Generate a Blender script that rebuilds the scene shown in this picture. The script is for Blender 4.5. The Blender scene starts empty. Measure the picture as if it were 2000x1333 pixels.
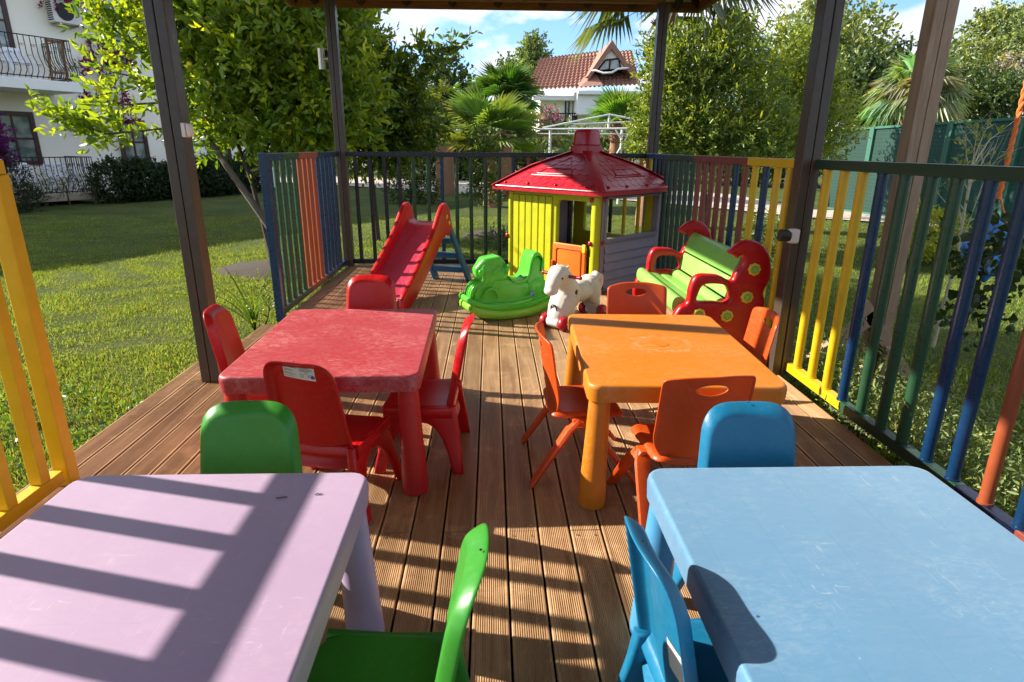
import bpy, bmesh, math, random
import numpy as np
from mathutils import Vector, Matrix
random.seed(7); RS = np.random.RandomState(11)
PI = math.pi
sc = bpy.context.scene
C = sc.collection
# ------------------------------------------------------------------ camera
FPX = 1190.0; PITCH = math.radians(17.6); YAW = math.radians(2.0); ROLL = math.radians(.4); EYE = 1.3
_f = Vector((math.sin(YAW)*math.cos(PITCH), math.cos(YAW)*math.cos(PITCH), -math.sin(PITCH)))
_r0 = Vector((math.cos(YAW), -math.sin(YAW), 0)); _u0 = _r0.cross(_f)
_r = math.cos(ROLL)*_r0 + math.sin(ROLL)*_u0; _u = _r.cross(_f)
cd = bpy.data.cameras.new('camera'); cam = bpy.data.objects.new('camera', cd); C.objects.link(cam)
cam.matrix_world = Matrix(((_r.x, _u.x, -_f.x, 0), (_r.y, _u.y, -_f.y, 0), (_r.z, _u.z, -_f.z, EYE), (0, 0, 0, 1)))
cd.sensor_width = 36; cd.lens = 36*FPX/2000; cd.clip_start = .05; cd.clip_end = 2000
cd.dof.use_dof = True; cd.dof.focus_distance = 3.6; cd.dof.aperture_fstop = 10.0
sc.camera = cam
def at(px, py, Y):
    """world point at depth Y seen at a pixel of the 2000-wide photograph (for reading off real positions)"""
    d = _f + _r*((px-1000)/FPX) - _u*((py-666.5)/FPX); t = Y/d.y
    return Vector((d.x*t, Y, EYE+d.z*t))
# ------------------------------------------------------------------ light
SUN_EL = math.radians(30); SAZ = Vector((-.966, .258, 0))
to_sun = Vector((SAZ.x*math.cos(SUN_EL), SAZ.y*math.cos(SUN_EL), math.sin(SUN_EL)))
sl = bpy.data.lights.new('sun', 'SUN'); so = bpy.data.objects.new('sun', sl); C.objects.link(so)
sl.energy = 5.0; sl.angle = math.radians(.6); sl.color = (1, .92, .80)
so.rotation_euler = to_sun.to_track_quat('Z', 'Y').to_euler()
w = bpy.data.worlds.new('World'); sc.world = w; w.use_nodes = True
wn = w.node_tree; wn.nodes.clear()
def N(nt, t, **k):
    n = nt.nodes.new(t)
    for a, v in k.items(): setattr(n, a, v)
    return n
out = N(wn, 'ShaderNodeOutputWorld'); bg = N(wn, 'ShaderNodeBackground'); sky = N(wn, 'ShaderNodeTexSky')
sky.sky_type = 'NISHITA'; sky.sun_disc = False; sky.sun_elevation = SUN_EL; sky.sun_rotation = math.atan2(SAZ.x, SAZ.y)
sky.air_density = 1.0; sky.dust_density = .6; sky.ozone_density = 2.5
tc = N(wn, 'ShaderNodeTexCoord'); mp = N(wn, 'ShaderNodeMapping'); mp.inputs['Scale'].default_value = (1, 1, 2.1)
mp.inputs['Location'].default_value = (.35, .1, .15)
n1 = N(wn, 'ShaderNodeTexNoise'); n1.inputs['Scale'].default_value = 5.2; n1.inputs['Detail'].default_value = 9; n1.inputs['Roughness'].default_value = .52
cr = N(wn, 'ShaderNodeValToRGB'); cr.color_ramp.elements[0].position = .43; cr.color_ramp.elements[1].position = .505
n2 = N(wn, 'ShaderNodeTexNoise'); n2.inputs['Scale'].default_value = 9; n2.inputs['Detail'].default_value = 8
cr2 = N(wn, 'ShaderNodeValToRGB'); cr2.color_ramp.elements[0].color = (3.0, 3.5, 4.4, 1); cr2.color_ramp.elements[1].color = (4.3, 4.4, 4.6, 1)
cr2.color_ramp.elements[0].position = .38; cr2.color_ramp.elements[1].position = .6
mx = N(wn, 'ShaderNodeMix', data_type='RGBA')
L = wn.links.new
L(tc.outputs['Generated'], mp.inputs['Vector']); L(mp.outputs[0], n1.inputs['Vector']); L(mp.outputs[0], n2.inputs['Vector'])
L(n1.outputs[0], cr.inputs[0]); L(n2.outputs[0], cr2.inputs[0]); L(cr.outputs[0], mx.inputs[0])
tint = N(wn, 'ShaderNodeMix', data_type='RGBA', blend_type='MULTIPLY'); tint.inputs[0].default_value = 1; tint.inputs[7].default_value = (.62, .76, .98, 1); L(sky.outputs[0], tint.inputs[6]); L(tint.outputs[2], mx.inputs[6]); L(cr2.outputs[0], mx.inputs[7]); L(mx.outputs[2], bg.inputs[0]); L(bg.outputs[0], out.inputs[0])
bg.inputs[1].default_value = .12
sc.view_settings.view_transform = 'Standard'; sc.view_settings.look = 'None'; sc.view_settings.exposure = 1.3; sc.view_settings.gamma = 1
sc.render.resolution_x = 1024; sc.render.resolution_y = 682

# ------------------------------------------------------------------ helpers
class G:
    def __init__(s): s.v = []; s.f = []
    def raw(s, V, F):
        o = len(s.v); s.v += [tuple(p) for p in V]; s.f += [tuple(i+o for i in f) for f in F]; return s
    def box(s, a, b, rot=None, piv=None):
        (x0, y0, z0), (x1, y1, z1) = a, b
        V = [Vector(p) for p in ((x0,y0,z0),(x1,y0,z0),(x1,y1,z0),(x0,y1,z0),(x0,y0,z1),(x1,y0,z1),(x1,y1,z1),(x0,y1,z1))]
        if rot is not None:
            c = Vector(piv) if piv else Vector(((x0+x1)/2, (y0+y1)/2, (z0+z1)/2)); V = [c + rot @ (p-c) for p in V]
        return s.raw(V, [(0,3,2,1),(4,5,6,7),(0,1,5,4),(1,2,6,5),(2,3,7,6),(3,0,4,7)])
    def tube(s, pts, rad, n=10, cap=True, flat=None, up=(0,0,1), close=False):
        """tube through pts; rad number or list; flat=(a,b) factors make the section a rounded ellipse (a along side, b along normal)"""
        P = [Vector(p) for p in pts]; m = len(P)
        R = rad if isinstance(rad, (list, tuple)) else [rad]*m
        V = []; prev = None
        for i in range(m):
            if close: t = (P[(i+1)%m]-P[i-1])
            else: t = (P[min(i+1,m-1)]-P[max(i-1,0)])
            t.normalize()
            if prev is None:
                a = Vector(up) if abs(t.dot(Vector(up))) < .95 else Vector((1,0,0))
                side = t.cross(a).normalized()
            else:
                side = (prev - t*prev.dot(t)).normalized()
            prev = side; nm = side.cross(t)
            fa, fb = flat if flat else (1, 1)
            for k in range(n):
                a = 2*PI*k/n; ca, sa = math.cos(a), math.sin(a)
                if flat: e = .65; ca = math.copysign(abs(ca)**e, ca); sa = math.copysign(abs(sa)**e, sa)
                V.append(P[i] + side*(ca*R[i]*fa) + nm*(sa*R[i]*fb))
        F = []
        for i in range(m if close else m-1):
            j = (i+1) % m
            for k in range(n):
                F.append((i*n+k, i*n+(k+1)%n, j*n+(k+1)%n, j*n+k))
        if cap and not close: F.append(tuple(range(n-1,-1,-1))); F.append(tuple((m-1)*n+k for k in range(n)))
        return s.raw(V, F)
    def ball(s, c, r, u=14, v=9, rot=None):
        r = r if isinstance(r, (list, tuple)) else (r, r, r); V = []; F = []
        for j in range(v+1):
            th = PI*j/v
            for i in range(u):
                ph = 2*PI*i/u
                p = Vector((r[0]*math.sin(th)*math.cos(ph), r[1]*math.sin(th)*math.sin(ph), r[2]*math.cos(th)))
                if rot: p = rot @ p
                V.append(Vector(c)+p)
        for j in range(v):
            for i in range(u): F.append((j*u+i, (j+1)*u+i, (j+1)*u+(i+1)%u, j*u+(i+1)%u))
        return s.raw(V, F)
    def lathe(s, prof, c=(0,0,0), n=24, axis='z'):
        V = []; F = []; m = len(prof)
        for r, h in prof:
            for k in range(n):
                a = 2*PI*k/n; x, y = r*math.cos(a), r*math.sin(a)
                p = (x, y, h) if axis == 'z' else ((h, x, y) if axis == 'x' else (y, h, x))
                V.append((c[0]+p[0], c[1]+p[1], c[2]+p[2]))
        for i in range(m-1):
            for k in range(n): F.append((i*n+k, i*n+(k+1)%n, (i+1)*n+(k+1)%n, (i+1)*n+k))
        F.append(tuple(range(n-1,-1,-1))); F.append(tuple((m-1)*n+k for k in range(n)))
        return s.raw(V, F)
    def poly(s, pts, t0, t1, plane='xz'):
        n = len(pts); V = []
        for t in (t0, t1):
            for a, b in pts: V.append({'xz': (a, t, b), 'yz': (t, a, b), 'xy': (a, b, t)}[plane])
        F = [tuple(range(n)), tuple(range(2*n-1, n-1, -1))] + [(i, i+n, (i+1)%n+n, (i+1)%n) for i in range(n)]
        return s.raw(V, F)

def mesh_of(name, g):
    me = bpy.data.meshes.new(name); me.from_pydata([tuple(v) for v in g.v], [], g.f); me.validate(); 
    bm = bmesh.new(); bm.from_mesh(me); bmesh.ops.recalc_face_normals(bm, faces=bm.faces); bm.to_mesh(me); bm.free()
    return me
def tag(o, label=None, cat=None, group=None, kind=None):
    if label: o['label'] = label
    if cat: o['category'] = cat
    if group: o['group'] = group
    if kind: o['kind'] = kind
    return o
def obj(name, g, m, parent=None, bevel=0, smooth=True, ang=38, label=None, seg=2, sub=0, solid=0, remesh=0):
    me = g if isinstance(g, bpy.types.Mesh) else mesh_of(name, g)
    me.materials.clear(); me.materials.append(m)
    wn_ = name == 'tabletop'
    o = bpy.data.objects.new(name, me); C.objects.link(o)
    if parent: o.parent = parent
    if smooth:
        me.polygons.foreach_set('use_smooth', [True]*len(me.polygons))
        if ang and not remesh: me.set_sharp_from_angle(angle=math.radians(ang))
    if remesh:
        r = o.modifiers.new('r', 'REMESH'); r.mode = 'VOXEL'; r.voxel_size = remesh; r.use_smooth_shade = True
        q = o.modifiers.new('s', 'SMOOTH'); q.factor = .6; q.iterations = 8
    if solid: q = o.modifiers.new('s', 'SOLIDIFY'); q.thickness = solid; q.offset = 0
    if sub: q = o.modifiers.new('u', 'SUBSURF'); q.levels = sub; q.render_levels = sub
    if wn_: q = o.modifiers.new('w', 'WEIGHTED_NORMAL'); q.keep_sharp = True; q.weight = 100
    if bevel:
        q = o.modifiers.new('b', 'BEVEL'); q.width = bevel; q.segments = seg; q.limit_method = 'ANGLE'; q.angle_limit = math.radians(40); q.harden_normals = True
    if label: o['label'] = label
    return o
def thing(name, label, cat, loc=(0,0,0), rz=0, group=None):
    o = bpy.data.objects.new(name, None); C.objects.link(o); o.empty_display_size = .1
    o.location = loc; o.rotation_euler = (0, 0, rz); return tag(o, label, cat, group)
def children(o): return [c for c in bpy.data.objects if c.parent == o]
def copy_tree(o, parent=None, mats=None):
    c = o.copy(); C.objects.link(c); c.parent = parent
    if mats and c.type == 'MESH' and c.data.materials[0] in mats:
        c.data = c.data.copy(); c.data.materials[0] = mats[o.data.materials[0]]
    for ch in children(o): copy_tree(ch, c, mats)
    return c
def place(o, loc, rz, label, group=None):
    o.location = loc; o.rotation_euler = (0, 0, rz); o['label'] = label
    if group: o['group'] = group
    return o
def curve_plate(loops, depth, bevel=0, res=8):
    """filled 2-D outline with holes, thickness depth, rounded rim; mesh in local XY plane, centred on z=0"""
    cu = bpy.data.curves.new('tmp', 'CURVE'); cu.dimensions = '2D'; cu.fill_mode = 'BOTH'
    cu.extrude = depth/2-bevel; cu.bevel_depth = bevel; cu.bevel_resolution = 2; cu.offset = -bevel
    for lp in loops:
        s = cu.splines.new('POLY'); s.points.add(len(lp)-1); s.use_cyclic_u = True
        for p, q in zip(s.points, lp): p.co = (q[0], q[1], 0, 1)
    o = bpy.data.objects.new('tmp', cu); C.objects.link(o)
    dg = bpy.context.evaluated_depsgraph_get(); dg.update()
    me = bpy.data.meshes.new_from_object(o.evaluated_get(dg)); bpy.data.objects.remove(o)
    bm = bmesh.new(); bm.from_mesh(me); bmesh.ops.remove_doubles(bm, verts=bm.verts, dist=1e-5); bmesh.ops.recalc_face_normals(bm, faces=bm.faces); bm.to_mesh(me); bm.free()
    return me
def xf(me, M): me.transform(M); return me
def spline(pts, k=6, closed=True):
    """Catmull-Rom through 2-D points"""
    n = len(pts); out = []
    for i in range(n if closed else n-1):
        p0 = pts[(i-1)%n] if closed or i else pts[0]; p1 = pts[i]; p2 = pts[(i+1)%n]
        p3 = pts[(i+2)%n] if closed or i < n-2 else pts[-1]
        for j in range(k):
            t = j/k
            out.append(tuple(.5*((2*p1[a])+(-p0[a]+p2[a])*t+(2*p0[a]-5*p1[a]+4*p2[a]-p3[a])*t*t+(-p0[a]+3*p1[a]-3*p2[a]+p3[a])*t**3) for a in range(len(p1))))
    if not closed: out.append(tuple(pts[-1]))
    return out
def rrect(x0, y0, x1, y1, r, n=5):
    if not isinstance(r, (tuple, list)): r = (r,)*4
    o = []
    for cx, cy, a0, q in ((x1, y1, 0, r[0]), (x0, y1, 90, r[1]), (x0, y0, 180, r[2]), (x1, y0, 270, r[3])):
        sx = -1 if cx == x1 else 1; sy = -1 if cy == y1 else 1
        for i in range(n+1):
            a = math.radians(a0+90*i/n); o.append((cx+sx*q+q*math.cos(a), cy+sy*q+q*math.sin(a)))
    return o
def round_poly(pts, r, n=6):
    out = []; m = len(pts)
    for i in range(m):
        p = Vector(pts[i]); a = Vector(pts[i-1]); b = Vector(pts[(i+1)%m]); q = r[i] if isinstance(r, (list, tuple)) else r
        u = (a-p).normalized(); v = (b-p).normalized(); p1 = p+u*q; p2 = p+v*q
        for k in range(n+1):
            t = k/n; out.append(tuple((1-t)**2*p1+2*t*(1-t)*p+t*t*p2))
    return out
def resample(loop, n):
    P = [Vector(p) for p in loop]; P.append(P[0]); d = [0]
    for a, b in zip(P, P[1:]): d.append(d[-1]+(b-a).length)
    out = []; j = 0
    for i in range(n):
        s = d[-1]*i/n
        while d[j+1] < s: j += 1
        t = (s-d[j])/max(d[j+1]-d[j], 1e-9); out.append(P[j].lerp(P[j+1], t))
    return out
def shell(outer, fn, hole=None, rings=(0, .25, .5, .7, .82, .88, .93, .97, 1), n=64, fwd=None):
    """single-surface panel: rings from centre (or hole) to outline, mapped to 3-D by fn(a, b, s)"""
    O = resample(outer, n); g = G(); V = []; F = []
    c = sum(O, Vector((0, 0)))/n
    if hole:
        hc = sum([Vector(p) for p in hole], Vector((0, 0)))/len(hole); H0 = resample(hole, 200)
        I = []
        for p in O:
            d = (p-hc).normalized(); I.append(max(H0, key=lambda q: (q-hc).normalized().dot(d)))
    else: I = [c+(p-c)*.04 for p in O]
    for s in rings:
        for a, b in zip(I, O): p = a.lerp(b, s); V.append(fn(p.x, p.y, s))
    R = len(rings)
    for i in range(R-1):
        for k in range(n): F.append((i*n+k, i*n+(k+1)%n, (i+1)*n+(k+1)%n, (i+1)*n+k))
    if not hole: F.append(tuple(range(n)))
    return g.raw(V, F)

# ------------------------------------------------------------------ materials
def new_mat(name):
    m = bpy.data.materials.new(name); m.use_nodes = True; nt = m.node_tree; nt.nodes.clear()
    o = N(nt, 'ShaderNodeOutputMaterial'); b = N(nt, 'ShaderNodeBsdfPrincipled'); nt.links.new(b.outputs[0], o.inputs[0]); return m, nt, b, o
def noise(nt, scale, detail=4, rough=.55, vec=None, dist=0):
    n = N(nt, 'ShaderNodeTexNoise'); n.inputs['Scale'].default_value = scale; n.inputs['Detail'].default_value = detail
    n.inputs['Roughness'].default_value = rough; n.inputs['Distortion'].default_value = dist
    if vec: nt.links.new(vec, n.inputs['Vector'])
    return n.outputs[0]
def ramp(nt, fac, stops):
    r = N(nt, 'ShaderNodeValToRGB'); e = r.color_ramp.elements
    while len(e) < len(stops): e.new(.5)
    for i, (p, c) in enumerate(stops):
        e[i].position = p; e[i].color = (c if isinstance(c, tuple) else (c, c, c)) + (1,) if not (isinstance(c, tuple) and len(c) == 4) else c
    nt.links.new(fac, r.inputs[0]); return r.outputs[0]
def mixc(nt, fac, a, b, mode='MIX'):
    m = N(nt, 'ShaderNodeMix', data_type='RGBA', blend_type=mode)
    for i, v in ((0, fac), (6, a), (7, b)):
        if isinstance(v, (int, float)): m.inputs[i].default_value = v
        elif isinstance(v, tuple): m.inputs[i].default_value = v+(1,)
        else: nt.links.new(v, m.inputs[i])
    return m.outputs[2]
def math_(nt, op, a, b=0, c=None):
    m = N(nt, 'ShaderNodeMath', operation=op)
    for i, v in ((0, a), (1, b), (2, c)):
        if v is None: continue
        if isinstance(v, (int, float)): m.inputs[i].default_value = v
        else: nt.links.new(v, m.inputs[i])
    return m.outputs[0]
def bump(nt, b, h, strength=.2, dist=.01):
    n = N(nt, 'ShaderNodeBump'); n.inputs['Strength'].default_value = strength; n.inputs['Distance'].default_value = dist
    nt.links.new(h, n.inputs['Height']); nt.links.new(n.outputs[0], b.inputs['Normal'])
def ocoord(nt, scale=(1,1,1)):
    t = N(nt, 'ShaderNodeTexCoord'); m = N(nt, 'ShaderNodeMapping'); m.inputs['Scale'].default_value = scale
    nt.links.new(t.outputs['Object'], m.inputs[0]); return m.outputs[0]
def plastic(name, col, rough=.38, dust=.12, var=.12, trans=0, dustcol=(.75,.7,.66), bmp=.05):
    m, nt, b, o = new_mat(name); v = ocoord(nt)
    n1 = noise(nt, 9, 5, .6, v); n2 = noise(nt, 60, 6, .7, v)
    dark = tuple(c*(1-var*2.2) for c in col); lite = tuple(min(1, c*(1+var)) for c in col)
    c = mixc(nt, n1, dark, lite)
    d = ramp(nt, n2, [(.5, 0.), (.78, dust)])
    d2 = math_(nt, 'MULTIPLY', d, ramp(nt, noise(nt, 4, 3, .6, v), [(.35, .2), (.65, 1.)]))
    c = mixc(nt, d2, c, dustcol)
    nt.links.new(c, b.inputs['Base Color'])
    nt.links.new(ramp(nt, n2, [(.3, rough*.8), (.7, min(1, rough*1.35))]), b.inputs['Roughness'])
    bump(nt, b, noise(nt, 130, 3, .6, v), bmp, .003)
    if trans:
        t = N(nt, 'ShaderNodeBsdfTranslucent'); nt.links.new(c, t.inputs[0]); ms = N(nt, 'ShaderNodeMixShader'); ms.inputs[0].default_value = trans
        nt.links.new(b.outputs[0], ms.inputs[1]); nt.links.new(t.outputs[0], ms.inputs[2]); nt.links.new(ms.outputs[0], o.inputs[0])
    return m
def tabletop(name, col, stain, amt, lines=False, hole=False, rough=.42, ring0=None):
    m, nt, b, o = new_mat(name); v = ocoord(nt); v2 = ocoord(nt, (1, 2.2, 1))
    base = mixc(nt, noise(nt, 3, 3, .5, v), tuple(c*.86 for c in col), tuple(min(1, c*1.1) for c in col))
    big = ramp(nt, noise(nt, 2.6, 6, .62, v, .4), [(.42, 0.), (.62, 1.)])
    fine = ramp(nt, noise(nt, 28, 9, .75, v2, 1.2), [(.45, 0.), (.7, 1.)])
    st = math_(nt, 'MULTIPLY', fine, math_(nt, 'MULTIPLY_ADD', big, .7, .3))
    # dried puddle: pale, broken edge ring around the middle of the top
    vv = N(nt, 'ShaderNodeVectorMath', operation='LENGTH'); mp_ = N(nt, 'ShaderNodeMapping'); mp_.inputs['Scale'].default_value = (3.1, 3.6, 0); nt.links.new(v, mp_.inputs[0]); nt.links.new(mp_.outputs[0], vv.inputs[0])
    rr = math_(nt, 'ADD', vv.outputs['Value'], math_(nt, 'MULTIPLY', noise(nt, 9, 6, .7, v), 1.1))
    ring = ramp(nt, rr, [(.93, 0.), (1., .0)]) if not hole else ramp(nt, rr, [(.2, .15), (.86, .3), (.93, 1.), (.97, 0.)])
    if ring0: mp_.inputs['Location'].default_value = ring0; ring = ramp(nt, rr, [(.55, .0), (.75, .42), (.9, .15), (1.15, 0.)])
    if lines:
        v3 = ocoord(nt, (7, 1, 1)); sc1 = ramp(nt, noise(nt, 16, 3, .5, v3, .6), [(.66, 0.), (.70, .8)]); v4 = ocoord(nt, (1, 5, 1)); sc2 = ramp(nt, noise(nt, 24, 3, .5, v4, .8), [(.68, 0.), (.72, .8)])
        st = math_(nt, 'MULTIPLY_ADD', math_(nt, 'MAXIMUM', sc1, sc2), ramp(nt, noise(nt, 2.2, 3, .5, v), [(.45, 0.), (.6, 1.)]), math_(nt, 'MULTIPLY', st, .35))
        if ring0: st = math_(nt, 'MAXIMUM', st, math_(nt, 'MULTIPLY', ring, fine))
    if hole: st = math_(nt, 'MAXIMUM', math_(nt, 'MULTIPLY', ring, fine), math_(nt, 'MULTIPLY', st, .35))
    c = mixc(nt, math_(nt, 'MULTIPLY', st, amt), base, stain)
    c = mixc(nt, ramp(nt, noise(nt, 75, 4, .6, v), [(.7, 0.), (.76, .5)]), c, tuple(min(1, s*1.05) for s in stain))
    if lines:
        sx = N(nt, 'ShaderNodeSeparateXYZ'); nt.links.new(v, sx.inputs[0])
        fr = math_(nt, 'FRACT', math_(nt, 'MULTIPLY', math_(nt, 'ADD', sx.outputs[0], 1.0), 7.3)); fy_ = math_(nt, 'FRACT', math_(nt, 'MULTIPLY', math_(nt, 'ADD', sx.outputs[1], 1.03), 2.0))
        gl = math_(nt, 'MINIMUM', ramp(nt, fr, [(0, 0.), (.022, 1.), (.026, 1.)]), ramp(nt, fy_, [(0, .4), (.004, 1.)]))
        c = mixc(nt, ramp(nt, gl, [(0, .22), (1, 0.)]), c, tuple(x*.35 for x in col))
    nt.links.new(c, b.inputs['Base Color'])
    nt.links.new(ramp(nt, st, [(0, rough), (1, .75)]), b.inputs['Roughness'])
    b.inputs['Sheen Weight'].default_value = .25 if lines else 0; b.inputs['Sheen Roughness'].default_value = .5
    h = noise(nt, 90, 4, .6, v)
    if lines:
        sx = N(nt, 'ShaderNodeSeparateXYZ'); nt.links.new(v, sx.inputs[0])
        fr = math_(nt, 'FRACT', math_(nt, 'MULTIPLY', math_(nt, 'ADD', sx.outputs[0], 1.0), 7.3))
        ln = ramp(nt, fr, [(0, 0.), (.03, 1.)]); h = math_(nt, 'ADD', math_(nt, 'MULTIPLY', h, .12), math_(nt, 'MULTIPLY', ln, .8))
        bump(nt, b, h, .16, .0015)
    else: bump(nt, b, h, .12, .003)
    return m
def paint(name, col, rough=.38, wear=(.5,.5,.5), chip=.15):
    m, nt, b, o = new_mat(name); v = ocoord(nt)
    c = mixc(nt, noise(nt, 12, 5, .6, v), tuple(x*.8 for x in col), tuple(min(1, x*1.15) for x in col))
    c = mixc(nt, ramp(nt, noise(nt, 55, 6, .7, v), [(.66, 0.), (.72, chip)]), c, wear)
    nt.links.new(c, b.inputs['Base Color']); b.inputs['Roughness'].default_value = rough
    nt.links.new(ramp(nt, noise(nt, 30, 3, .5, v), [(.3, rough*.8), (.7, rough*1.3)]), b.inputs['Roughness'])
    bump(nt, b, noise(nt, 45, 5, .6, v), .14, .004); return m
def simple(name, col, rough=.6, metal=0, scale=6, var=.15, bmp=.15, bscale=60):
    m, nt, b, o = new_mat(name); v = ocoord(nt)
    c = mixc(nt, noise(nt, scale, 6, .65, v), tuple(x*(1-var) for x in col), tuple(min(1, x*(1+var)) for x in col))
    nt.links.new(c, b.inputs['Base Color']); b.inputs['Roughness'].default_value = rough; b.inputs['Metallic'].default_value = metal
    bump(nt, b, noise(nt, bscale, 5, .6, v), bmp, .01); return m
def leafmat(name, tr=.42, rough=.3, gloss=True):
    m, nt, b, o = new_mat(name); a = N(nt, 'ShaderNodeVertexColor'); a.layer_name = 'c'
    nt.links.new(a.outputs[0], b.inputs['Base Color']); b.inputs['Roughness'].default_value = rough
    b.inputs['Specular IOR Level'].default_value = .5 if gloss else .2
    t = N(nt, 'ShaderNodeBsdfTranslucent'); hs = mixc(nt, 1.0, a.outputs[0], (1.7, 1.55, .45), 'MULTIPLY'); nt.links.new(hs, t.inputs[0])
    ms = N(nt, 'ShaderNodeMixShader'); ms.inputs[0].default_value = tr
    nt.links.new(b.outputs[0], ms.inputs[1]); nt.links.new(t.outputs[0], ms.inputs[2]); nt.links.new(ms.outputs[0], o.inputs[0]); return m
def woodmat(name, c1, c2, scale=1.0, rough=.6, axis='y', boards=0, grain=1.0):
    m, nt, b, o = new_mat(name)
    s = {'y': (22, 1.6, 22), 'z': (22, 22, 1.6), 'x': (1.6, 22, 22)}[axis]
    v = ocoord(nt, tuple(q*scale for q in s)); vo = ocoord(nt)
    if boards:
        sx = N(nt, 'ShaderNodeSeparateXYZ'); nt.links.new(vo, sx.inputs[0])
        idx = math_(nt, 'FLOOR', math_(nt, 'DIVIDE', math_(nt, 'ADD', sx.outputs[0], 5.0+.0189), boards))
        wn_ = N(nt, 'ShaderNodeTexWhiteNoise', noise_dimensions='1D'); nt.links.new(idx, wn_.inputs['W'])
        av = N(nt, 'ShaderNodeVectorMath', operation='ADD'); cx = N(nt, 'ShaderNodeCombineXYZ'); nt.links.new(math_(nt, 'MULTIPLY', wn_.outputs[0], 40), cx.inputs[1])
        nt.links.new(v, av.inputs[0]); nt.links.new(cx.outputs[0], av.inputs[1]); v = av.outputs[0]
    g = noise(nt, 1, 6, .62, v, 1.3)
    c = mixc(nt, ramp(nt, g, [(.3, 0.), (.7, 1.)]), c1, c2)
    if boards:
        c = mixc(nt, ramp(nt, wn_.outputs[0], [(0, 0.), (1, .5)]), c, tuple(x*.6 for x in c1))
        c = mixc(nt, ramp(nt, noise(nt, 5, 5, .7, vo), [(.55, 0.), (.72, .45)]), c, tuple(min(1, x*1.5) for x in c2))
        c = mixc(nt, ramp(nt, noise(nt, 3.1, 5, .7, vo), [(.6, 0.), (.75, .4)]), c, tuple(x*.35 for x in c1))
    c = mixc(nt, ramp(nt, noise(nt, 2.2, 4, .6, vo), [(.45, 0.), (.7, .35)]), c, tuple(x*.6 for x in c1))
    nt.links.new(c, b.inputs['Base Color']); b.inputs['Roughness'].default_value = rough
    bump(nt, b, g, .25*grain, .006); return m

M = {}
M['red'] = plastic('red_plastic', (.52, .002, .005), .33, .07, trans=.04)
M['green'] = plastic('green_plastic', (.045, .29, .03), .33, .06, trans=.22)
M['orange'] = plastic('orange_plastic', (.66, .085, .008), .35, .10, trans=.22)
M['blue'] = plastic('blue_plastic', (.010, .19, .36), .33, .08, trans=.22)
M['lime'] = plastic('lime_plastic', (.25, .60, .035), .3, .05, trans=.12)
M['tgreen'] = plastic('clear_green_plastic', (.13, .66, .06), .2, .05, trans=.3, bmp=.02)
M['yellowp'] = plastic('yellow_green_plastic', (.56, .58, .01), .34, .08, trans=.1)
M['greyp'] = plastic('grey_mauve_plastic', (.23, .20, .23), .45, .1)
M['white'] = plastic('off_white_plastic', (.68, .64, .58), .42, .15, dustcol=(.5,.42,.35))
M['redtoy'] = plastic('dark_red_plastic', (.42, .003, .016), .3, .12)
M['applegreen'] = plastic('apple_green_plastic', (.24, .52, .10), .34, .08)
M['yel'] = plastic('yellow_plastic', (.75, .55, .03), .4, .05)
M['black'] = plastic('black_plastic', (.015, .015, .015), .4, .05)
M['lightplastic'] = plastic('pale_plastic', (.75, .72, .68), .45, .05)
M['toyblue'] = plastic('toy_blue_plastic', (.01, .17, .50), .35, .1)
M['slideblue'] = plastic('slide_blue_plastic', (.006, .12, .30), .35, .1)
M['t_lilac'] = tabletop('lilac_table_plastic', (.34, .23, .355), (.55, .42, .46), .6, lines=True)
M['t_blue'] = tabletop('pale_blue_table_plastic', (.072, .20, .34), (.40, .46, .48), .75, lines=True, ring0=(-.45, -.1, 0))
M['t_red'] = tabletop('faded_red_table_plastic', (.36, .03, .04), (.52, .25, .23), .8)
M['t_orange'] = tabletop('orange_table_plastic', (.54, .165, .003), (.66, .47, .30), .95, hole=True)
M['l_lilac'] = plastic('lilac_plastic', (.42, .32, .48), .4, .08)
M['l_blue'] = plastic('pale_blue_plastic', (.07, .27, .50), .4, .08)
M['l_red'] = plastic('red_leg_plastic', (.46, .012, .012), .42, .05)
M['l_orange'] = plastic('orange_leg_plastic', (.54, .165, .004), .42, .12)
M['p_blue'] = paint('blue_paint', (.003, .028, .085), .3); M['p_navy'] = paint('navy_paint', (.004, .007, .025), .3)
M['p_green'] = paint('green_paint', (.018, .065, .03), .3); M['p_orange'] = paint('orange_paint', (.29, .065, .022))
M['p_brown'] = paint('red_brown_paint', (.20, .045, .03)); M['p_yellow'] = paint('yellow_paint', (.66, .40, .005), chip=.1)
M['p_mid'] = paint('mid_blue_paint', (.004, .055, .18), .3); M['p_dkgreen'] = paint('dark_green_paint', (.018, .05, .032))
M['post'] = paint('brown_metal_paint', (.062, .045, .034), .34, chip=.04)
M['fascia'] = woodmat('fascia_wood', (.16, .065, .02), (.32, .15, .05), axis='x')
M['rafter'] = woodmat('rafter_wood', (.03, .018, .012), (.06, .035, .02), axis='y')
M['soffit'] = simple('soffit_paint', (.62, .58, .50), .7)
M['rooftile'] = simple('roof_shingle', (.22, .07, .05), .8, scale=20)
M['deck'] = woodmat('deck_wood', (.26, .135, .055), (.56, .36, .19), boards=.1127, rough=.45, scale=.8)
M['swingwood'] = woodmat('swing_wood', (.25, .15, .09), (.42, .28, .18), axis='z')
M['leaf'] = leafmat('citrus_leaf'); M['leaf2'] = leafmat('tree_leaf', .33, .42); M['palm'] = leafmat('palm_leaf', .3, .4)
M['grassm'] = leafmat('grass_blade', .4, .6, False); M['petal'] = leafmat('bract', .5, .7, False)
M['bark'] = simple('bark', (.06, .045, .032), .9, scale=18, var=.4, bmp=.8, bscale=35)
M['bark2'] = simple('pale_bark', (.10, .078, .055), .9, scale=18, var=.4, bmp=.8, bscale=35)
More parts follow.
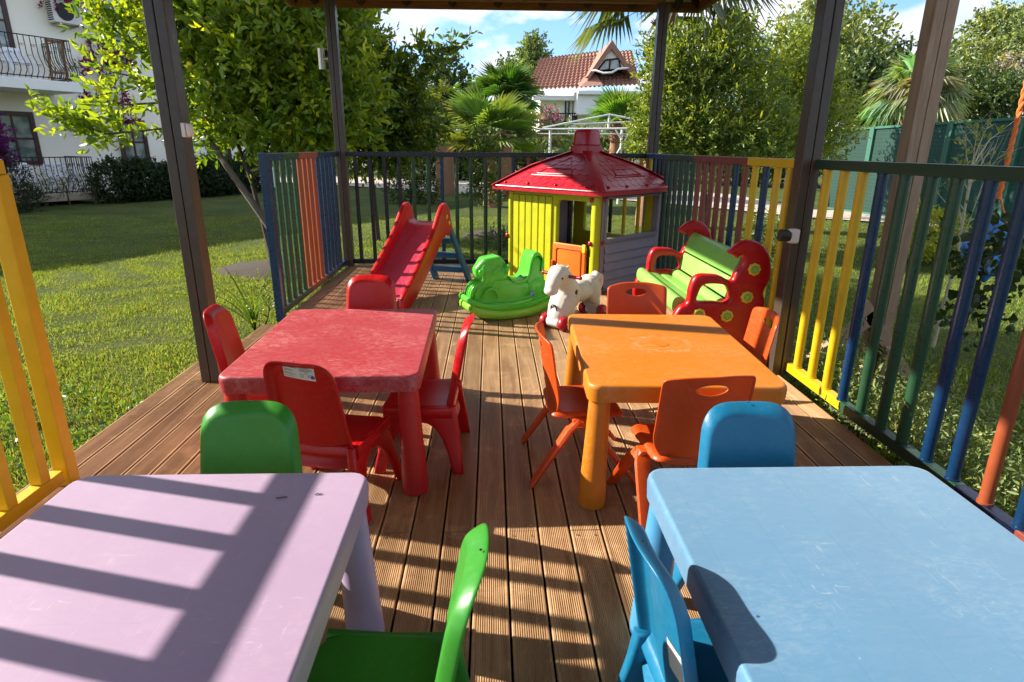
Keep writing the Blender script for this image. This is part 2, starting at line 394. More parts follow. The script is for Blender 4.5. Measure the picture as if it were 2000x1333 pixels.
M['palmbark'] = simple('palm_bark', (.27, .14, .08), .9, scale=14, var=.45, bmp=.9, bscale=25)
M['wall'] = simple('white_render', (.97, .91, .77), .85, scale=1.5, var=.05, bmp=.1)
M['trimw'] = simple('white_trim', (.9, .89, .85), .7, var=.04)
M['frame'] = woodmat('window_wood', (.035, .010, .008), (.07, .02, .014), axis='z', rough=.4)
M['iron'] = simple('black_iron', (.012, .012, .014), .45, .3)
M['tile'] = simple('terracotta', (.30, .145, .10), .8, scale=9, var=.4)
M['whitemetal'] = paint('white_metal', (.78, .78, .78), .4, chip=.05)
M['gfence'] = paint('fence_green_paint', (.03, .13, .085), .5)
M['terrace'] = simple('terrace_stone', (.42, .35, .27), .8)
M['chairw'] = simple('white_chair_plastic', (.78, .80, .84), .4, var=.04, bmp=.02)
M['steel'] = simple('brushed_steel', (.45, .42, .36), .3, .9)
M['rope'] = simple('orange_rope', (.80, .17, .03), .8, scale=80, var=.3)
M['palebark'] = simple('straw_bark', (.42, .38, .24), .9, scale=18, var=.3); M['soil'] = simple('soil', (.045, .032, .02), .95, scale=22, var=.5, bmp=.9, bscale=45)
def glassmat():
    m, nt, b, o = new_mat('window_glass'); v = ocoord(nt)
    c = mixc(nt, ramp(nt, noise(nt, 3, 3, .5, v), [(.4, 0.), (.6, 1.)]), (.10, .13, .12), (.30, .34, .31)); nt.links.new(c, b.inputs['Base Color'])
    b.inputs['Roughness'].default_value = .06; b.inputs['Specular IOR Level'].default_value = 1; return m
M['glass'] = glassmat()
def pathmat():
    m, nt, b, o = new_mat('path_concrete'); v = ocoord(nt)
    c = mixc(nt, noise(nt, 1.5, 7, .7, v), (.36, .30, .25), (.52, .45, .38))
    br = N(nt, 'ShaderNodeTexBrick'); br.inputs['Scale'].default_value = 1; nt.links.new(v, br.inputs['Vector'])
    br.inputs['Mortar Size'].default_value = .012; br.inputs['Brick Width'].default_value = 1.2; br.inputs['Row Height'].default_value = .8
    c = mixc(nt, br.outputs['Fac'], c, (.18, .15, .12)); nt.links.new(c, b.inputs['Base Color']); b.inputs['Roughness'].default_value = .9
    bump(nt, b, noise(nt, 20, 6, .7, v), .3, .02); return m
M['path'] = pathmat()
M['slidebed'] = plastic('worn_red_plastic', (.46, .03, .075), .3, .15); M['orangedoor'] = plastic('orange_door_plastic', (.80, .16, .004), .4, .08)
def lawnmat():
    m, nt, b, o = new_mat('lawn_turf'); v = ocoord(nt)
    a = mixc(nt, ramp(nt, noise(nt, .7, 6, .7, v), [(.35, 0.), (.65, 1.)]), (.09, .13, .028), (.20, .23, .07))
    c = mixc(nt, ramp(nt, noise(nt, 38, 6, .8, v), [(.35, 0.), (.7, 1.)]), (.02, .032, .008), a)
    c = mixc(nt, ramp(nt, noise(nt, 2.4, 5, .75, v), [(.62, 0.), (.76, .35)]), c, (.20, .16, .08))
    nt.links.new(c, b.inputs['Base Color']); b.inputs['Roughness'].default_value = .95; b.inputs['Specular IOR Level'].default_value = .1
    bump(nt, b, noise(nt, 70, 6, .8, v), .9, .03); return m
M['lawn'] = lawnmat()

# ------------------------------------------------------------------ foliage builders
def leaf_mesh(name, P, D, size, col, width=.42, fold=.25, parent=None, mat=None, tilt=1.0):
    """P (n,3) bases, D (n,3) directions, size (n,), col (n,3)"""
    n = len(P); D = D/np.linalg.norm(D, axis=1, keepdims=True)
    r = RS.normal(size=(n, 3)); r[:, 2] *= .6
    S = np.cross(D, r + np.array([0, 0, .001])); S /= np.linalg.norm(S, axis=1, keepdims=True)
    U = np.cross(S, D); s = size[:, None]
    V = np.empty((n, 6, 3)); V[:, 0] = P; hw = s*width*.5; up_ = U*s*width*fold
    V[:, 1] = P + D*s*.30 + S*hw*.92 + up_; V[:, 2] = P + D*s*.68 + S*hw*.80 + up_*.8; V[:, 5] = P + D*s*.30 - S*hw*.92 + up_; V[:, 4] = P + D*s*.68 - S*hw*.80 + up_*.8
    V[:, 3] = P + D*s - U*s*.10
    F = (np.arange(n)[:, None]*6 + np.array([[0, 1, 2, 3, 0, 3, 4, 5]])).reshape(-1)
    me = bpy.data.meshes.new(name); me.vertices.add(n*6); me.vertices.foreach_set('co', V.reshape(-1).astype(np.float32))
    me.loops.add(n*8); me.loops.foreach_set('vertex_index', F.astype(np.int32))
    me.polygons.add(n*2); me.polygons.foreach_set('loop_start', np.arange(0, n*8, 4, dtype=np.int32))
    at_ = me.color_attributes.new('c', 'FLOAT_COLOR', 'POINT')
    cc = np.ones((n, 6, 4)); cc[:, :, :3] = col[:, None, :]; at_.data.foreach_set('color', cc.reshape(-1).astype(np.float32))
    me.update(calc_edges=True); me.validate()
    me.materials.append(mat or M['leaf']); o = bpy.data.objects.new(name, me); C.objects.link(o)
    if parent: o.parent = parent
    return o
def in_lobes(lobes, n, surf=.55):
    """points in a union of ellipsoids (cx,cy,cz,rx,ry,rz), denser toward the shell; returns points and outward dirs"""
    w_ = np.array([l[3]*l[4]+l[4]*l[5]+l[3]*l[5] for l in lobes]); w_ = w_/w_.sum(); idx = RS.choice(len(lobes), n, p=w_)
    Lb = np.array(lobes)[idx]; d = RS.normal(size=(n, 3)); d /= np.linalg.norm(d, axis=1, keepdims=True)
    k = RS.uniform(surf, 1.0, n)[:, None]**.7; k *= 1+.16*RS.normal(size=(n, 1)).clip(-1, 1.6)
    return Lb[:, :3] + d*Lb[:, 3:]*k, d
def crown(name, lobes, twigs, per, size, c1, c2, parent, mat=None, surf=.45, twig=.35, up=.35, width=.42, ytip=.25, extra=None, branches=None):
    P0, d = in_lobes(lobes, twigs, surf)
    if extra is not None: P0 = np.vstack([P0, extra[0]]); d = np.vstack([d, extra[1]])
    n0 = len(P0)
    T = d + RS.normal(size=(n0, 3))*.5; T[:, 2] += up; T /= np.linalg.norm(T, axis=1, keepdims=True)
    t = np.tile(np.linspace(0, 1, per), n0); P = np.repeat(P0, per, 0) + np.repeat(T, per, 0)*t[:, None]*twig
    D = np.repeat(T, per, 0)*.8 + RS.normal(size=(n0*per, 3))*.75
    s = size*RS.uniform(.55, 1.25, n0*per)*(1-.3*t)
    tone = np.repeat(RS.uniform(0, 1, n0)**1.3, per)*.7 + RS.uniform(0, .35, n0*per)
    col = np.array(c1)[None]*(1-tone[:, None]) + np.array(c2)[None]*tone[:, None]
    tip = (np.repeat(RS.uniform(size=n0) < ytip, per))*t; col = col*(1+tip[:, None]*np.array([1.1, .6, -.2])[None])
    return leaf_mesh(name, P, D, s, col, width=width, parent=parent, mat=mat)
def limbs(g, base, top, r0, lobes, nb=7, tw=0):
    base = Vector(base); top = Vector(top); mid = base.lerp(top, .5)+Vector((random.uniform(-.1,.1), random.uniform(-.1,.1), 0))*(top-base).length*.4
    g.tube([base-Vector((0,0,.1)), base.lerp(mid, .5), mid, top], [r0*1.25, r0, r0*.85, r0*.55], 8)
    for i in range(nb):
        l = lobes[i % len(lobes)]; e = Vector((l[0]+random.uniform(-.6,.6)*l[3], l[1]+random.uniform(-.6,.6)*l[4], l[2]+random.uniform(-.2,.7)*l[5]))
        s = mid.lerp(top, random.uniform(0, 1)); m_ = s.lerp(e, .5)+Vector((0, 0, random.uniform(-.1, .15)*(e-s).length))
        g.tube([s, m_, e], [r0*.45, r0*.28, r0*.08], 6)
        for k in range(tw):
            f = e+Vector((random.uniform(-1,1), random.uniform(-1,1), random.uniform(-.4,.9)))*l[3]*.6; g.tube([m_.lerp(e, random.random()), f], [r0*.14, r0*.04], 5)
def tree(name, label, base, lobes, twigs, per, size, c1, c2, r0=.12, cat='tree', group=None, trunk_top=None, bark='bark', mat=None, nb=8, tw=1, **k):
    b = Vector(base); t = thing(name, label, cat, b, 0, group)
    Lc = [(l[0]-b.x, l[1]-b.y, l[2]-b.z, l[3], l[4], l[5]) for l in lobes]
    cz = sum(l[2] for l in Lc)/len(Lc); top = (Vector(trunk_top)-b) if trunk_top else Vector((sum(l[0] for l in Lc)/len(Lc), sum(l[1] for l in Lc)/len(Lc), cz))
    g = G(); limbs(g, (0, 0, 0), top, r0, Lc, nb, tw); obj('trunk', g, M[bark], t)
    ex = k.pop('extra', None)
    if ex is not None: ex = (ex[0]-np.array(b)[None], ex[1])
    crown('crown', Lc, twigs, per, size, c1, c2, t, mat=mat, extra=ex, **k); return t
def fan_frond(V, F, CC, base, dirv, pet, R, nb=26, spread=200, droop=.25, col=(.1,.2,.03), width=1.0):
    base = Vector(base); d = Vector(dirv).normalized()
    side = d.cross(Vector((0,0,1)));  side = side.normalized() if side.length > .05 else Vector((1,0,0))
    nm = side.cross(d).normalized()
    # petiole
    p1 = base + d*pet - Vector((0,0,pet*.08)); wv = side*.012*R/.8; o = len(V)
    for p in (base-wv*1.6, base+wv*1.6, p1+wv, p1-wv): V.append(p); CC.append((.16,.2,.06))
    F.append((o, o+1, o+2, o+3))
    tw = random.uniform(-.5, .5); s2 = (side*math.cos(tw)+nm*math.sin(tw)); n2 = s2.cross(d).normalized()
    for i in range(nb):
        a = math.radians(-spread/2 + spread*(i+.5)/nb); L_ = R*(1-.28*(abs(a)/math.radians(spread/2))**2)*random.uniform(.88, 1.06)
        dd = (d*math.cos(a)+s2*math.sin(a)).normalized(); q = dd.cross(n2).normalized()
        m1 = p1+dd*L_*.55+n2*R*.05; tip = p1+dd*L_*.97-Vector((0,0,1))*R*droop*random.uniform(.5,1.6)*(1 if L_ else 0)
        hw = R*math.radians(spread)/nb*.30*width
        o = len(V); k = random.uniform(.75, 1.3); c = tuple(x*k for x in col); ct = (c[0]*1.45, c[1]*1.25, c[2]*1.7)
        for p, cc in ((p1, c), (m1+q*hw+n2*hw*.5, c), (m1-n2*hw*.4, c), (m1-q*hw+n2*hw*.5, c), (tip, ct)): V.append(p); CC.append(cc)
        F += [(o, o+1, o+2), (o, o+2, o+3), (o+1, o+4, o+2), (o+2, o+4, o+3)]
def palm(label, base, cpy,  R, nf=26, pet=.6, r0=.16, col=(.10,.19,.035), group='fan palms in the garden', skirt=0, zmin=-.35, zmax=1.2, lean=(0,0), nb=26, droop=.25, shag=0):
    q = Vector(base); h = at(1000, cpy, q.y).z+.2; base = (q.x, q.y, -.2)
    t = thing('fan_palm', label, 'palm', base, 0, group); g = G()
    zs = np.linspace(-.1, h, 14); rr = [r0*(1.25-.4*i/13)*(1+.08*(i % 2)) for i in range(14)]
    g.tube([(lean[0]*z/h, lean[1]*z/h, z) for z in zs], rr, 12)
    for i in range(int(60+shag*130)):
        z = h*random.uniform(1-(.28+shag*.5), 1); a = random.uniform(0, 2*PI); x = lean[0]*z/h; y = lean[1]*z/h
        c_ = Vector((x+math.cos(a)*r0*.8, y+math.sin(a)*r0*.8, z)); e = c_+Vector((math.cos(a)*r0*random.uniform(.5,1.1), math.sin(a)*r0*random.uniform(.5,1.1), r0*random.uniform(.3,1.3)))
        g.tube([c_, e], [r0*.26, r0*.1], 4, flat=(1, .5))
    obj('trunk', g, M['palmbark'], t)
    V = []; F = []; CC = []
    for i in range(nf):
        a = i*2.39996+random.uniform(-.2, .2); e = zmin+(zmax-zmin)*((i+.5)/nf)**.85
        d = Vector((math.cos(a)*math.cos(e), math.sin(a)*math.cos(e), math.sin(e)))
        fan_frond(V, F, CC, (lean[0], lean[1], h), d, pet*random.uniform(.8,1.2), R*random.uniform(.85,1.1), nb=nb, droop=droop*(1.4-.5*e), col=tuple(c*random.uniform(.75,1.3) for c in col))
    me = bpy.data.meshes.new('crown'); me.from_pydata([tuple(v) for v in V], [], F)
    ca = me.color_attributes.new('c', 'FLOAT_COLOR', 'POINT'); ca.data.foreach_set('color', np.array([c+(1,) for c in CC], dtype=np.float32).reshape(-1))
    me.materials.append(M['palm']); o = bpy.data.objects.new('crown', me); C.objects.link(o); o.parent = t
    return t
# ================================================================== SETTING
def gz_(x, y):
    def st(a, b, v): t = max(0, min(1, (v-a)/(b-a))); return t*t*(3-2*t)
    return -.2-.36*st(1.9, 3.1, x)*(1-st(8.5, 12.5, y))*(1-st(11, 14, x))*st(-6, -2, y)
def struct(name, g, m, **k): o = obj(name, g, m, **k); o['kind'] = 'structure'; return o
g = G(); R_ = 500; n_ = 40; V = []; F = []
xs = sorted(set(list(np.linspace(-12, 14, 90))+[-R_, -150, -60, -30, -20, 20, 30, 60, 150, R_])); ys = sorted(set(list(np.linspace(-4, 26, 70))+[-R_, -100, -30, -10, 40, 70, 150, 300, R_]))
for y in ys:
    for x in xs: V.append((x, y, gz_(x, y)+(.003*math.sin(x*1.9+y*.7)+.003*math.sin(y*2.3-x))*(1 if abs(x) < 13 and -4 < y < 20 else 0)))
for j in range(len(ys)-1):
    for i in range(len(xs)-1): a = j*len(xs)+i; F.append((a, a+1, a+1+len(xs), a+len(xs)))
g.raw(V, F); struct('lawn', g, M['lawn'])
g = G(); nr = [(-40, 37), (-12.5, 29), (-5.8, 25), (-1.0, 20.8), (3.2, 19.5), (5.8, 16.2), (7.2, 13.8), (8.9, 12.6), (9.1, 11)]
fr = [(-44, 44), (-15, 36), (-8, 33), (-3, 29.5), (3.5, 28), (8.2, 21), (8.3, 15.7), (10.4, 15.2), (10.6, 11)]
g.raw([(x, y, -.165) for x, y in nr]+[(x, y, -.165) for x, y in fr], [(i, i+1, i+10, i+9) for i in range(8)]); struct('path', g, M['path'])
def soil_patch(pts):
    g = G(); L_ = spline([(x+random.uniform(-.04,.04), y+random.uniform(-.04,.04)) for x, y in pts], 5)
    cx = sum(p[0] for p in L_)/len(L_); cy = sum(p[1] for p in L_)/len(L_)
    V = [(cx, cy, gz_(cx, cy)+.05)]+[(cx+(x-cx)*.7, cy+(y-cy)*.7, gz_(cx+(x-cx)*.7, cy+(y-cy)*.7)+.045+random.uniform(-.01,.01)) for x, y in L_]+[(x, y, gz_(x, y)-.025) for x, y in L_]; n = len(L_)
    g.raw(V, [(0, 1+i, 1+(i+1)%n) for i in range(n)]+[(1+i, 1+n+i, 1+n+(i+1)%n, 1+(i+1)%n) for i in range(n)]); struct('soil', g, M['soil'])
soil_patch([(-3.4,7.4),(-2.7,7.1),(-2.1,7.5),(-2.2,8.2),(-2.9,8.5),(-3.5,8.1)])
soil_patch([(-.6,10.6),(.2,10.4),(.7,10.9),(.3,11.5),(-.4,11.4)])
soil_patch([(1.95,2.9),(2.3,2.8),(2.5,3.2),(2.3,3.6),(2.0,3.4)])
# ---- deck: each board with real milled ridges, gaps, butt joints
g = G(); pitch = .1127
def board(x0, x1, y0, y1, ridged=True):
    h = random.uniform(-.001, .001); prof = [(x0, -.028), (x0, -.003+h), (x0+.003, h)]
    if ridged:
        a, b = x0+.008, x1-.008; k = 14
        for i in range(k):
            p = (b-a)/k; u = a+i*p
            prof += [(u+p*.12, h), (u+p*.3, -.0019+h), (u+p*.7, -.0019+h), (u+p*.88, h)]
        prof.append((b, h))
    prof += [(x1-.003, h), (x1, -.003+h), (x1, -.028)]
    n = len(prof); g.raw([(x, y0, z) for x, z in prof]+[(x, y1, z) for x, z in prof], [(i, i+1, i+1+n, i+n) for i in range(n-1)]+[tuple(range(n)), tuple(range(2*n-1, n-1, -1))])
screws = G(); k = -17
while .051+k*pitch < 1.74:
    x0 = .051+k*pitch+.0035; x1 = x0+pitch-.007; yend = 7.06 if x0 > -1.70 else 4.07+(x0+1.87)*3.9
    js = [-1.2, 1.862, yend] if k % 2 == 0 else [-1.2, 3.95 if k % 4 == 1 else 4.6, yend]
    js = [j for j in js if j <= yend]
    for a, b in zip(js, js[1:]):
        if b-a < .1: continue
        board(x0, x1, a+.0015, b-.0015)
        for yy in (a+.03, b-.03):
            for xx in (x0+.022, x1-.022): screws.lathe([(.0042, -.001), (.004, .0012), (.001, .0006)], (xx, yy, 0), 8)
    k += 1
dk = struct('wooden_deck', g, M['deck'], ang=20); tag(dk, 'brown ridged wooden deck floor under the toys and tables')
g2 = G(); g2.box((-1.86, -1.2, -.17), (1.74, 4.0, -.09)); g2.box((-1.70, 4.002, -.17), (1.74, 7.05, -.09)); obj('substructure', g2, M['rafter'], dk, smooth=False)
obj('screws', screws, M['steel'], dk)
# ---- gazebo
XL, XR, YN, YB = -1.62, 1.745, 3.38, 6.96
EX0, EX1, EY0, EY1, EZ = -2.18, 2.36, -2.6, 7.6, 2.76
gz = thing('gazebo', 'brown metal post gazebo with tiled roof over the deck', 'gazebo', (0, 0, 0))
for (x, y, ax) in ((XL, YN, 'x'), (XL, YB, 'x'), (XR, 3.45, 'x'), (XR+.03, YB, 'x'), (XL, -1.1, 'x'), (XR, -1.1, 'x')):
    g = G(); g.box((x-.052, y-.05, 0), (x-.0015, y+.05, 2.72)); g.box((x+.0015, y-.05, 0), (x+.052, y+.05, 2.72)); obj('post', g, M['post'], gz, bevel=.006)
g = G(); g.box((EX0, EY1-.045, EZ), (EX1, EY1, EZ+.15)); obj('eave_beam', g, M['fascia'], gz, bevel=.004)
g = G(); g.box((EX0, EY0, EZ), (EX1, EY0+.045, EZ+.15)); obj('eave_beam', g, M['fascia'], gz, bevel=.004)
for x in (EX0, EX1-.045): g = G(); g.box((x, EY0+.047, EZ), (x+.045, EY1-.047, EZ+.15)); obj('eave_beam', g, M['fascia'], gz, bevel=.004)
for y in (YN, YB): g = G(); g.box((XL-.05, y-.04, 2.72), (XR+.05, y+.04, 2.84)); obj('cross_beam', g, M['fascia'], gz, bevel=.004)
cy_ = (EY0+EY1)/2; rz_ = 4.15; ra, rb = EY0+2.27, EY1-2.27; xm = (EX0+EX1)/2
def roofsurf(dz, ins):
    g = G(); a = (EX0+ins, EY0+ins, EZ+dz); b = (EX1-ins, EY0+ins, EZ+dz); c = (EX1-ins, EY1-ins, EZ+dz); d = (EX0+ins, EY1-ins, EZ+dz); e = (xm, ra, rz_+dz); f = (xm, rb, rz_+dz)
    return g.raw([a, b, c, d, e, f], [(0, 1, 4), (1, 2, 5, 4), (2, 3, 5), (3, 0, 4, 5)])
obj('soffit', roofsurf(.10, .05), M['soffit'], gz, smooth=False); obj('roof', roofsurf(.19, -.06), M['rooftile'], gz, smooth=False)
for i in range(9):
    x = EX0+.26+i*.5
    if x < EX1-.2:
        t = min(x-EX0, EX1-x)/2.27; g = G(); g.tube([(x, EY1-.05, EZ+.05), (x, EY1-.05-2.1*t, EZ+.05+1.28*t)], .045, 4); obj('rafter', g, M['rafter'], gz, smooth=False)
for sx, x in ((1, EX0), (-1, EX1)):
    g = G(); g.tube([(x+sx*.04, EY1-.04, EZ+.08), (xm, rb, rz_+.03)], .05, 4); obj('rafter', g, M['rafter'], gz, smooth=False)
    for j in range(18):
        y = EY0+.4+j*.55
        if y < EY1-.3: t = min(1, (EY1-y)/2.27, (y-EY0)/2.27); g = G(); g.tube([(x+sx*.05, y, EZ+.075), (x+sx*(.05+2.1*t), y, EZ+.075+1.28*t)], .045, 4); obj('rafter', g, M['rafter'], gz, smooth=False)
# ---- railings: every bar its own part
RG = 'painted metal railings around the deck'
PN = {'b': 'p_blue', 'n': 'p_navy', 'g': 'p_green', 'd': 'p_dkgreen', 'o': 'p_orange', 'r': 'p_brown', 'y': 'p_yellow', 'm': 'p_mid'}
LN = {'b': 'blue painted bar', 'n': 'navy painted bar', 'g': 'green painted bar', 'd': 'dark green painted bar', 'o': 'orange painted bar', 'r': 'red-brown painted bar', 'y': 'yellow painted bar', 'm': 'bright blue painted bar'}
def railing(label, A, B, bars, cols, top, bottom, zt=1.25, zb=.06, r=.019, square=False, tw=.05, th=.05):
    """A,B 2-D ends; bars: distances along; top/bottom: list of (from, to, paint)"""
    t = thing('railing', label, 'railing', (A[0], A[1], 0), math.atan2(B[1]-A[1], B[0]-A[0]), RG)
    for nm, segs, z0, z1 in (('top_rail', top, zt-th, zt), ('bottom_rail', bottom, zb-.03, zb+.02)):
        for a, b, p in segs:
            g = G(); g.box((a, -tw/2, z0), (b, tw/2, z1)); obj(nm, g, M[PN[p]], t, bevel=.004)
    for s, c in zip(bars, cols):
        g = G()
        if square: g.box((s-r, -r, zb+.02), (s+r, r, zt-th))
        else: j1, j2 = random.uniform(-.004, .004), random.uniform(-.004, .004); g.tube([(s+j1, 0, zb+.018), (s+j2, 0, zt-th+.002)], r, 12); g.tube([(s+j1, 0, zb+.017), (s+j1, 0, zb+.026)], r+.004, 12); g.tube([(s+j2, 0, zt-th-.005), (s+j2, 0, zt-th+.001)], r+.003, 12)
        obj('baluster', g, M[PN[c]], t, bevel=.004 if square else 0, label=LN[c])
    return t
# near left, yellow, square bars
t = railing('yellow railing with square bars at the left edge beside the lilac table', (-1.71, 2.215), (-1.71, -.9), [i*.168+.17-.05 for i in range(18)], 'y'*18, [(-.04, 3.1, 'y')], [(.03, 3.1, 'y')], square=True, r=.024)
g = G(); g.box((-.045, -.03, .0), (.015, .03, 1.2)); obj('end_post', g, M['p_yellow'], t, bevel=.005)
# back left
t = railing('railing left of the slide with navy, green and orange bars', (-1.66, 4.70), (-1.66, 6.9), [.10+i*.1475 for i in range(14)], 'bgggg'+'oooo'+'bbbbb', [(.02, .36, 'b'), (.36, .78, 'g'), (.78, 1.36, 'o'), (1.36, 2.2, 'b')], [(.0, .8, 'd'), (.8, 1.36, 'r'), (1.36, 2.2, 'b')], r=.021)
g = G(); g.box((-.03, -.03, -.02), (.02, .03, 1.252)); obj('end_post', g, M['p_blue'], t, bevel=.004)
# back
bb = [.157*i+.09 for i in range(21)]
railing('long back railing with dark navy top rail behind slide and playhouse', (-1.57, 6.96), (1.72, 6.96), bb, 'nnnnggbgggg'+'brr'+'gnrynyy', [(0, 3.29, 'n')], [(0, 3.29, 'n')], r=.021)
# back right: one y position per bar, as in the photo
yb = [6.78,6.62,6.45,6.30,6.14,5.98,5.82,5.66,5.50,5.34,5.18,5.02,4.86,4.70,4.54,4.38,4.22,4.06,3.90,3.74,3.58]
railing('railing behind the bench with dark green, red-brown and yellow bars', (1.72, 6.9), (1.72, 3.5), [6.9-y for y in yb], 'ybnnddddddrrrrrbrybyy', [(0, .75, 'm'), (.75, 1.62, 'd'), (1.62, 2.75, 'r'), (2.75, 3.4, 'y')], [(0, 2.4, 'n'), (2.4, 3.4, 'y')], r=.022)
# front right
yf = [3.31,3.15,2.985,2.83,2.67,2.51,2.36,2.2,2.045,1.885,1.73,1.57,1.41,1.25,1.09,.93,.77,.6,.44,.28]
railing('tall railing on the right with dark green top rail beside the blue table', (1.795, 3.42), (1.795, -.6), [3.42-y for y in yf], 'yyybggg'+'bbobrrggbbyyrg', [(0, 4.0, 'd')], [(.02, .61, 'y'), (.61, .84, 'g'), (.84, 1.42, 'd'), (1.42, 1.7, 'n'), (1.7, 2.6, 'r'), (2.6, 4.0, 'b')], r=.0235)
# ---- lamps
t = thing('wall_lamp', 'small square plastic lamp on the left gazebo post', 'lamp', (XL+.052, 3.36, 1.375), 0, 'small square lamps on the posts')
g = G(); g.box((-.012, -.03, -.035), (.012, .03, .035)); obj('back_plate', g, M['lightplastic'], t, bevel=.004); g = G(); g.box((.013, -.026, -.031), (.034, .026, .031)); obj('cover', g, M['lightplastic'], t, bevel=.008)
t = thing('wall_lamp', 'small white lamp with dark lens on the right gazebo post', 'lamp', (XR-.05, 3.40, .84), 0, 'small square lamps on the posts')
g = G(); g.box((-.035, -.055, -.04), (.02, -.002, .04)); obj('cover', g, M['lightplastic'], t, bevel=.012); g = G(); g.tube([(-.03, -.03, 0), (-.085, -.028, .004)], [.03, .034], 16); obj('lens', g, M['black'], t)
t = thing('wall_lamp', 'brushed steel up-and-down cylinder lamp on the back left post', 'lamp', (XL-.052, YB-.02, 2.16)); g = G(); g.tube([(-.075, 0, -.1), (-.075, 0, .1)], .032, 20); obj('cylinder', g, M['steel'], t, ang=40); g = G(); g.tube([(-.05, 0, 0), (0, 0, 0)], .02, 12); g.tube([(-.012, 0, 0), (0, 0, 0)], .035, 16); obj('bracket', g, M['steel'], t)
# ================================================================== TABLES
def table(label, cx, cy, top_m, leg_m, rz=0, W=.735, Ln=.985, hole=False):
    t = thing('play_table', label, 'table', (cx, cy, 0), rz, 'low plastic play tables')
    lp = rrect(-W/2, -Ln/2, W/2, Ln/2, .045, 6); n = len(lp)
    rings = [(0, -.006, .5), (-.0035, -.0015, .5), (-.009, 0, .5)]
    g = G(); V = []; F = []
    for off, z in ((.0, -.066), (.002, -.02), (0, -.008), (-.0035, -.0022), (-.010, 0)):
        for x, y in lp: V.append((x*(1+off*2/W), y*(1+off*2/Ln), .5+z))
    for off, z in ((-.004, -.066), (-.006, -.012)):
        for x, y in lp: V.append((x*(1+off*2/W), y*(1+off*2/Ln), .5+z))
    for i in (0, 1, 2, 3):
        for k in range(n): F.append((i*n+k, i*n+(k+1)%n, (i+1)*n+(k+1)%n, (i+1)*n+k))
    F.append(tuple(4*n+k for k in range(n)))
    for k in range(n): F.append((k, (k+1)%n, 5*n+(k+1)%n, 5*n+k)); F.append((5*n+k, 5*n+(k+1)%n, 6*n+(k+1)%n, 6*n+k))
    F.append(tuple(6*n+k for k in range(n-1, -1, -1)))
    g.raw(V, F); tp = obj('tabletop', g, top_m, t, ang=50)
    for sx in (-1, 1):
        for sy in (-1, 1):
            g = G(); x0, y0 = sx*(W/2-.05), sy*(Ln/2-.05); x1, y1 = sx*(W/2-.035), sy*(Ln/2-.035)
            P = [(x0+(x1-x0)*k, y0+(y1-y0)*k, .488*(1-k)) for k in (0, .03, .25, .5, .75, .96, 1)]
            g.tube(P, [.038, .038, .0405, .044, .0485, .052, .050], 26); obj('leg', g, leg_m, t, ang=60)
    if hole:
        g = G(); g.lathe([(.038, .4995), (.038, .5012), (.034, .5012)], (0, 0, 0), 32); obj('hole_cap', g, leg_m, t)
    return t
table('lilac plastic table at the lower left with striped shadows on its top', -.683, .92, M['t_lilac'], M['l_lilac'])
table('pale blue plastic table at the lower right', .775, .925, M['t_blue'], M['l_blue'], W=.745)
table('faded red plastic table between the red chairs', -.645, 2.595, M['t_red'], M['l_red'], rz=math.radians(1))
table('orange plastic table with round cap in its middle', .722, 2.475, M['t_orange'], M['l_orange'], rz=math.radians(-2.5), W=.715, hole=True)
# ================================================================== CHAIRS
def leg_curve(pts, rad, flat, m, par):
    g = G(); P = spline(pts, 5, False); k = len(P); R = [rad[0]+(rad[1]-rad[0])*i/(k-1) for i in range(k)]
    g.tube(P, R, 12, flat=flat, up=(1, 0, 0)); return obj('leg', g, m, par, ang=55)
def chair_solid(m, label, group):
    t = thing('toddler_chair', label, 'chair', (0, 0, 0), 0, group)
    o_ = round_poly([(-.155, .20), (.155, .20), (.128, .625), (-.128, .625)], [.03, .03, .075, .075], 8)
    def fb(a, b, s):
        fl = max(0, s-.86)/.14
        return (a, -.118-(b-.24)*.17-.036*fl**1.4+1.1*a*a-.06*max(0, .30-b)*0, b-.004*fl)
    obj('backrest', shell(o_, fb, n=72), m, t, solid=.006, sub=1, ang=0)
    g = G(); g.lathe([(.003, 0), (.003, .0006), (.001, .0007)], (0, 0, 0), 10); q = obj('screw_hole', g, M['black'], t, smooth=False); q.location = (.0, -.205, .6225)
    s_ = rrect(-.168, -.135, .168, .17, (.05, .05, .04, .04), 6)
    def fs(a, b, s):
        fl = max(0, s-.9)/.1
        z = .285-.012*(1-(a/.17)**2)-.03*fl**1.6-.25*max(0, b-.11)**1.0*.3
        return (a, b, z)
    obj('seat', shell(s_, fs, n=72), m, t, solid=.006, sub=1, ang=0)
    fr_ = [(0, .266), (.10, .266), (.150, .255), (.166, .19), (.180, .09), (.196, .0), (.150, .0), (.133, .08), (.108, .145), (.070, .19), (.030, .208), (0, .212)]
    rr_ = [(0, .212), (-.030, .207), (-.062, .185), (-.090, .14), (-.112, .08), (-.132, .0), (-.178, .0), (-.168, .10), (-.156, .20), (-.146, .285), (-.118, .285), (-.08, .266), (0, .266)]
    for sx in (-1, 1):
        for pr_ in (fr_, rr_):
            me = curve_plate([pr_], .036, .012)
            for v in me.vertices:
                z = v.co.y; k = max(0, (.25-z)/.25); v.co = Vector((sx*(.143+.052*k**1.3+v.co.z*(1-.25*k)), v.co.x, z))
            obj('leg', me, m, t, ang=60)
            # flared gusset that runs from seat edge into the leg
    for sx in (-1, 1):
        g = G(); g.tube([(sx*.158, -.13, .262), (sx*.158, 0, .255), (sx*.158, .15, .26)], .028, 10, flat=(.5, .9)); obj('seat_frame', g, m, t)
    return t
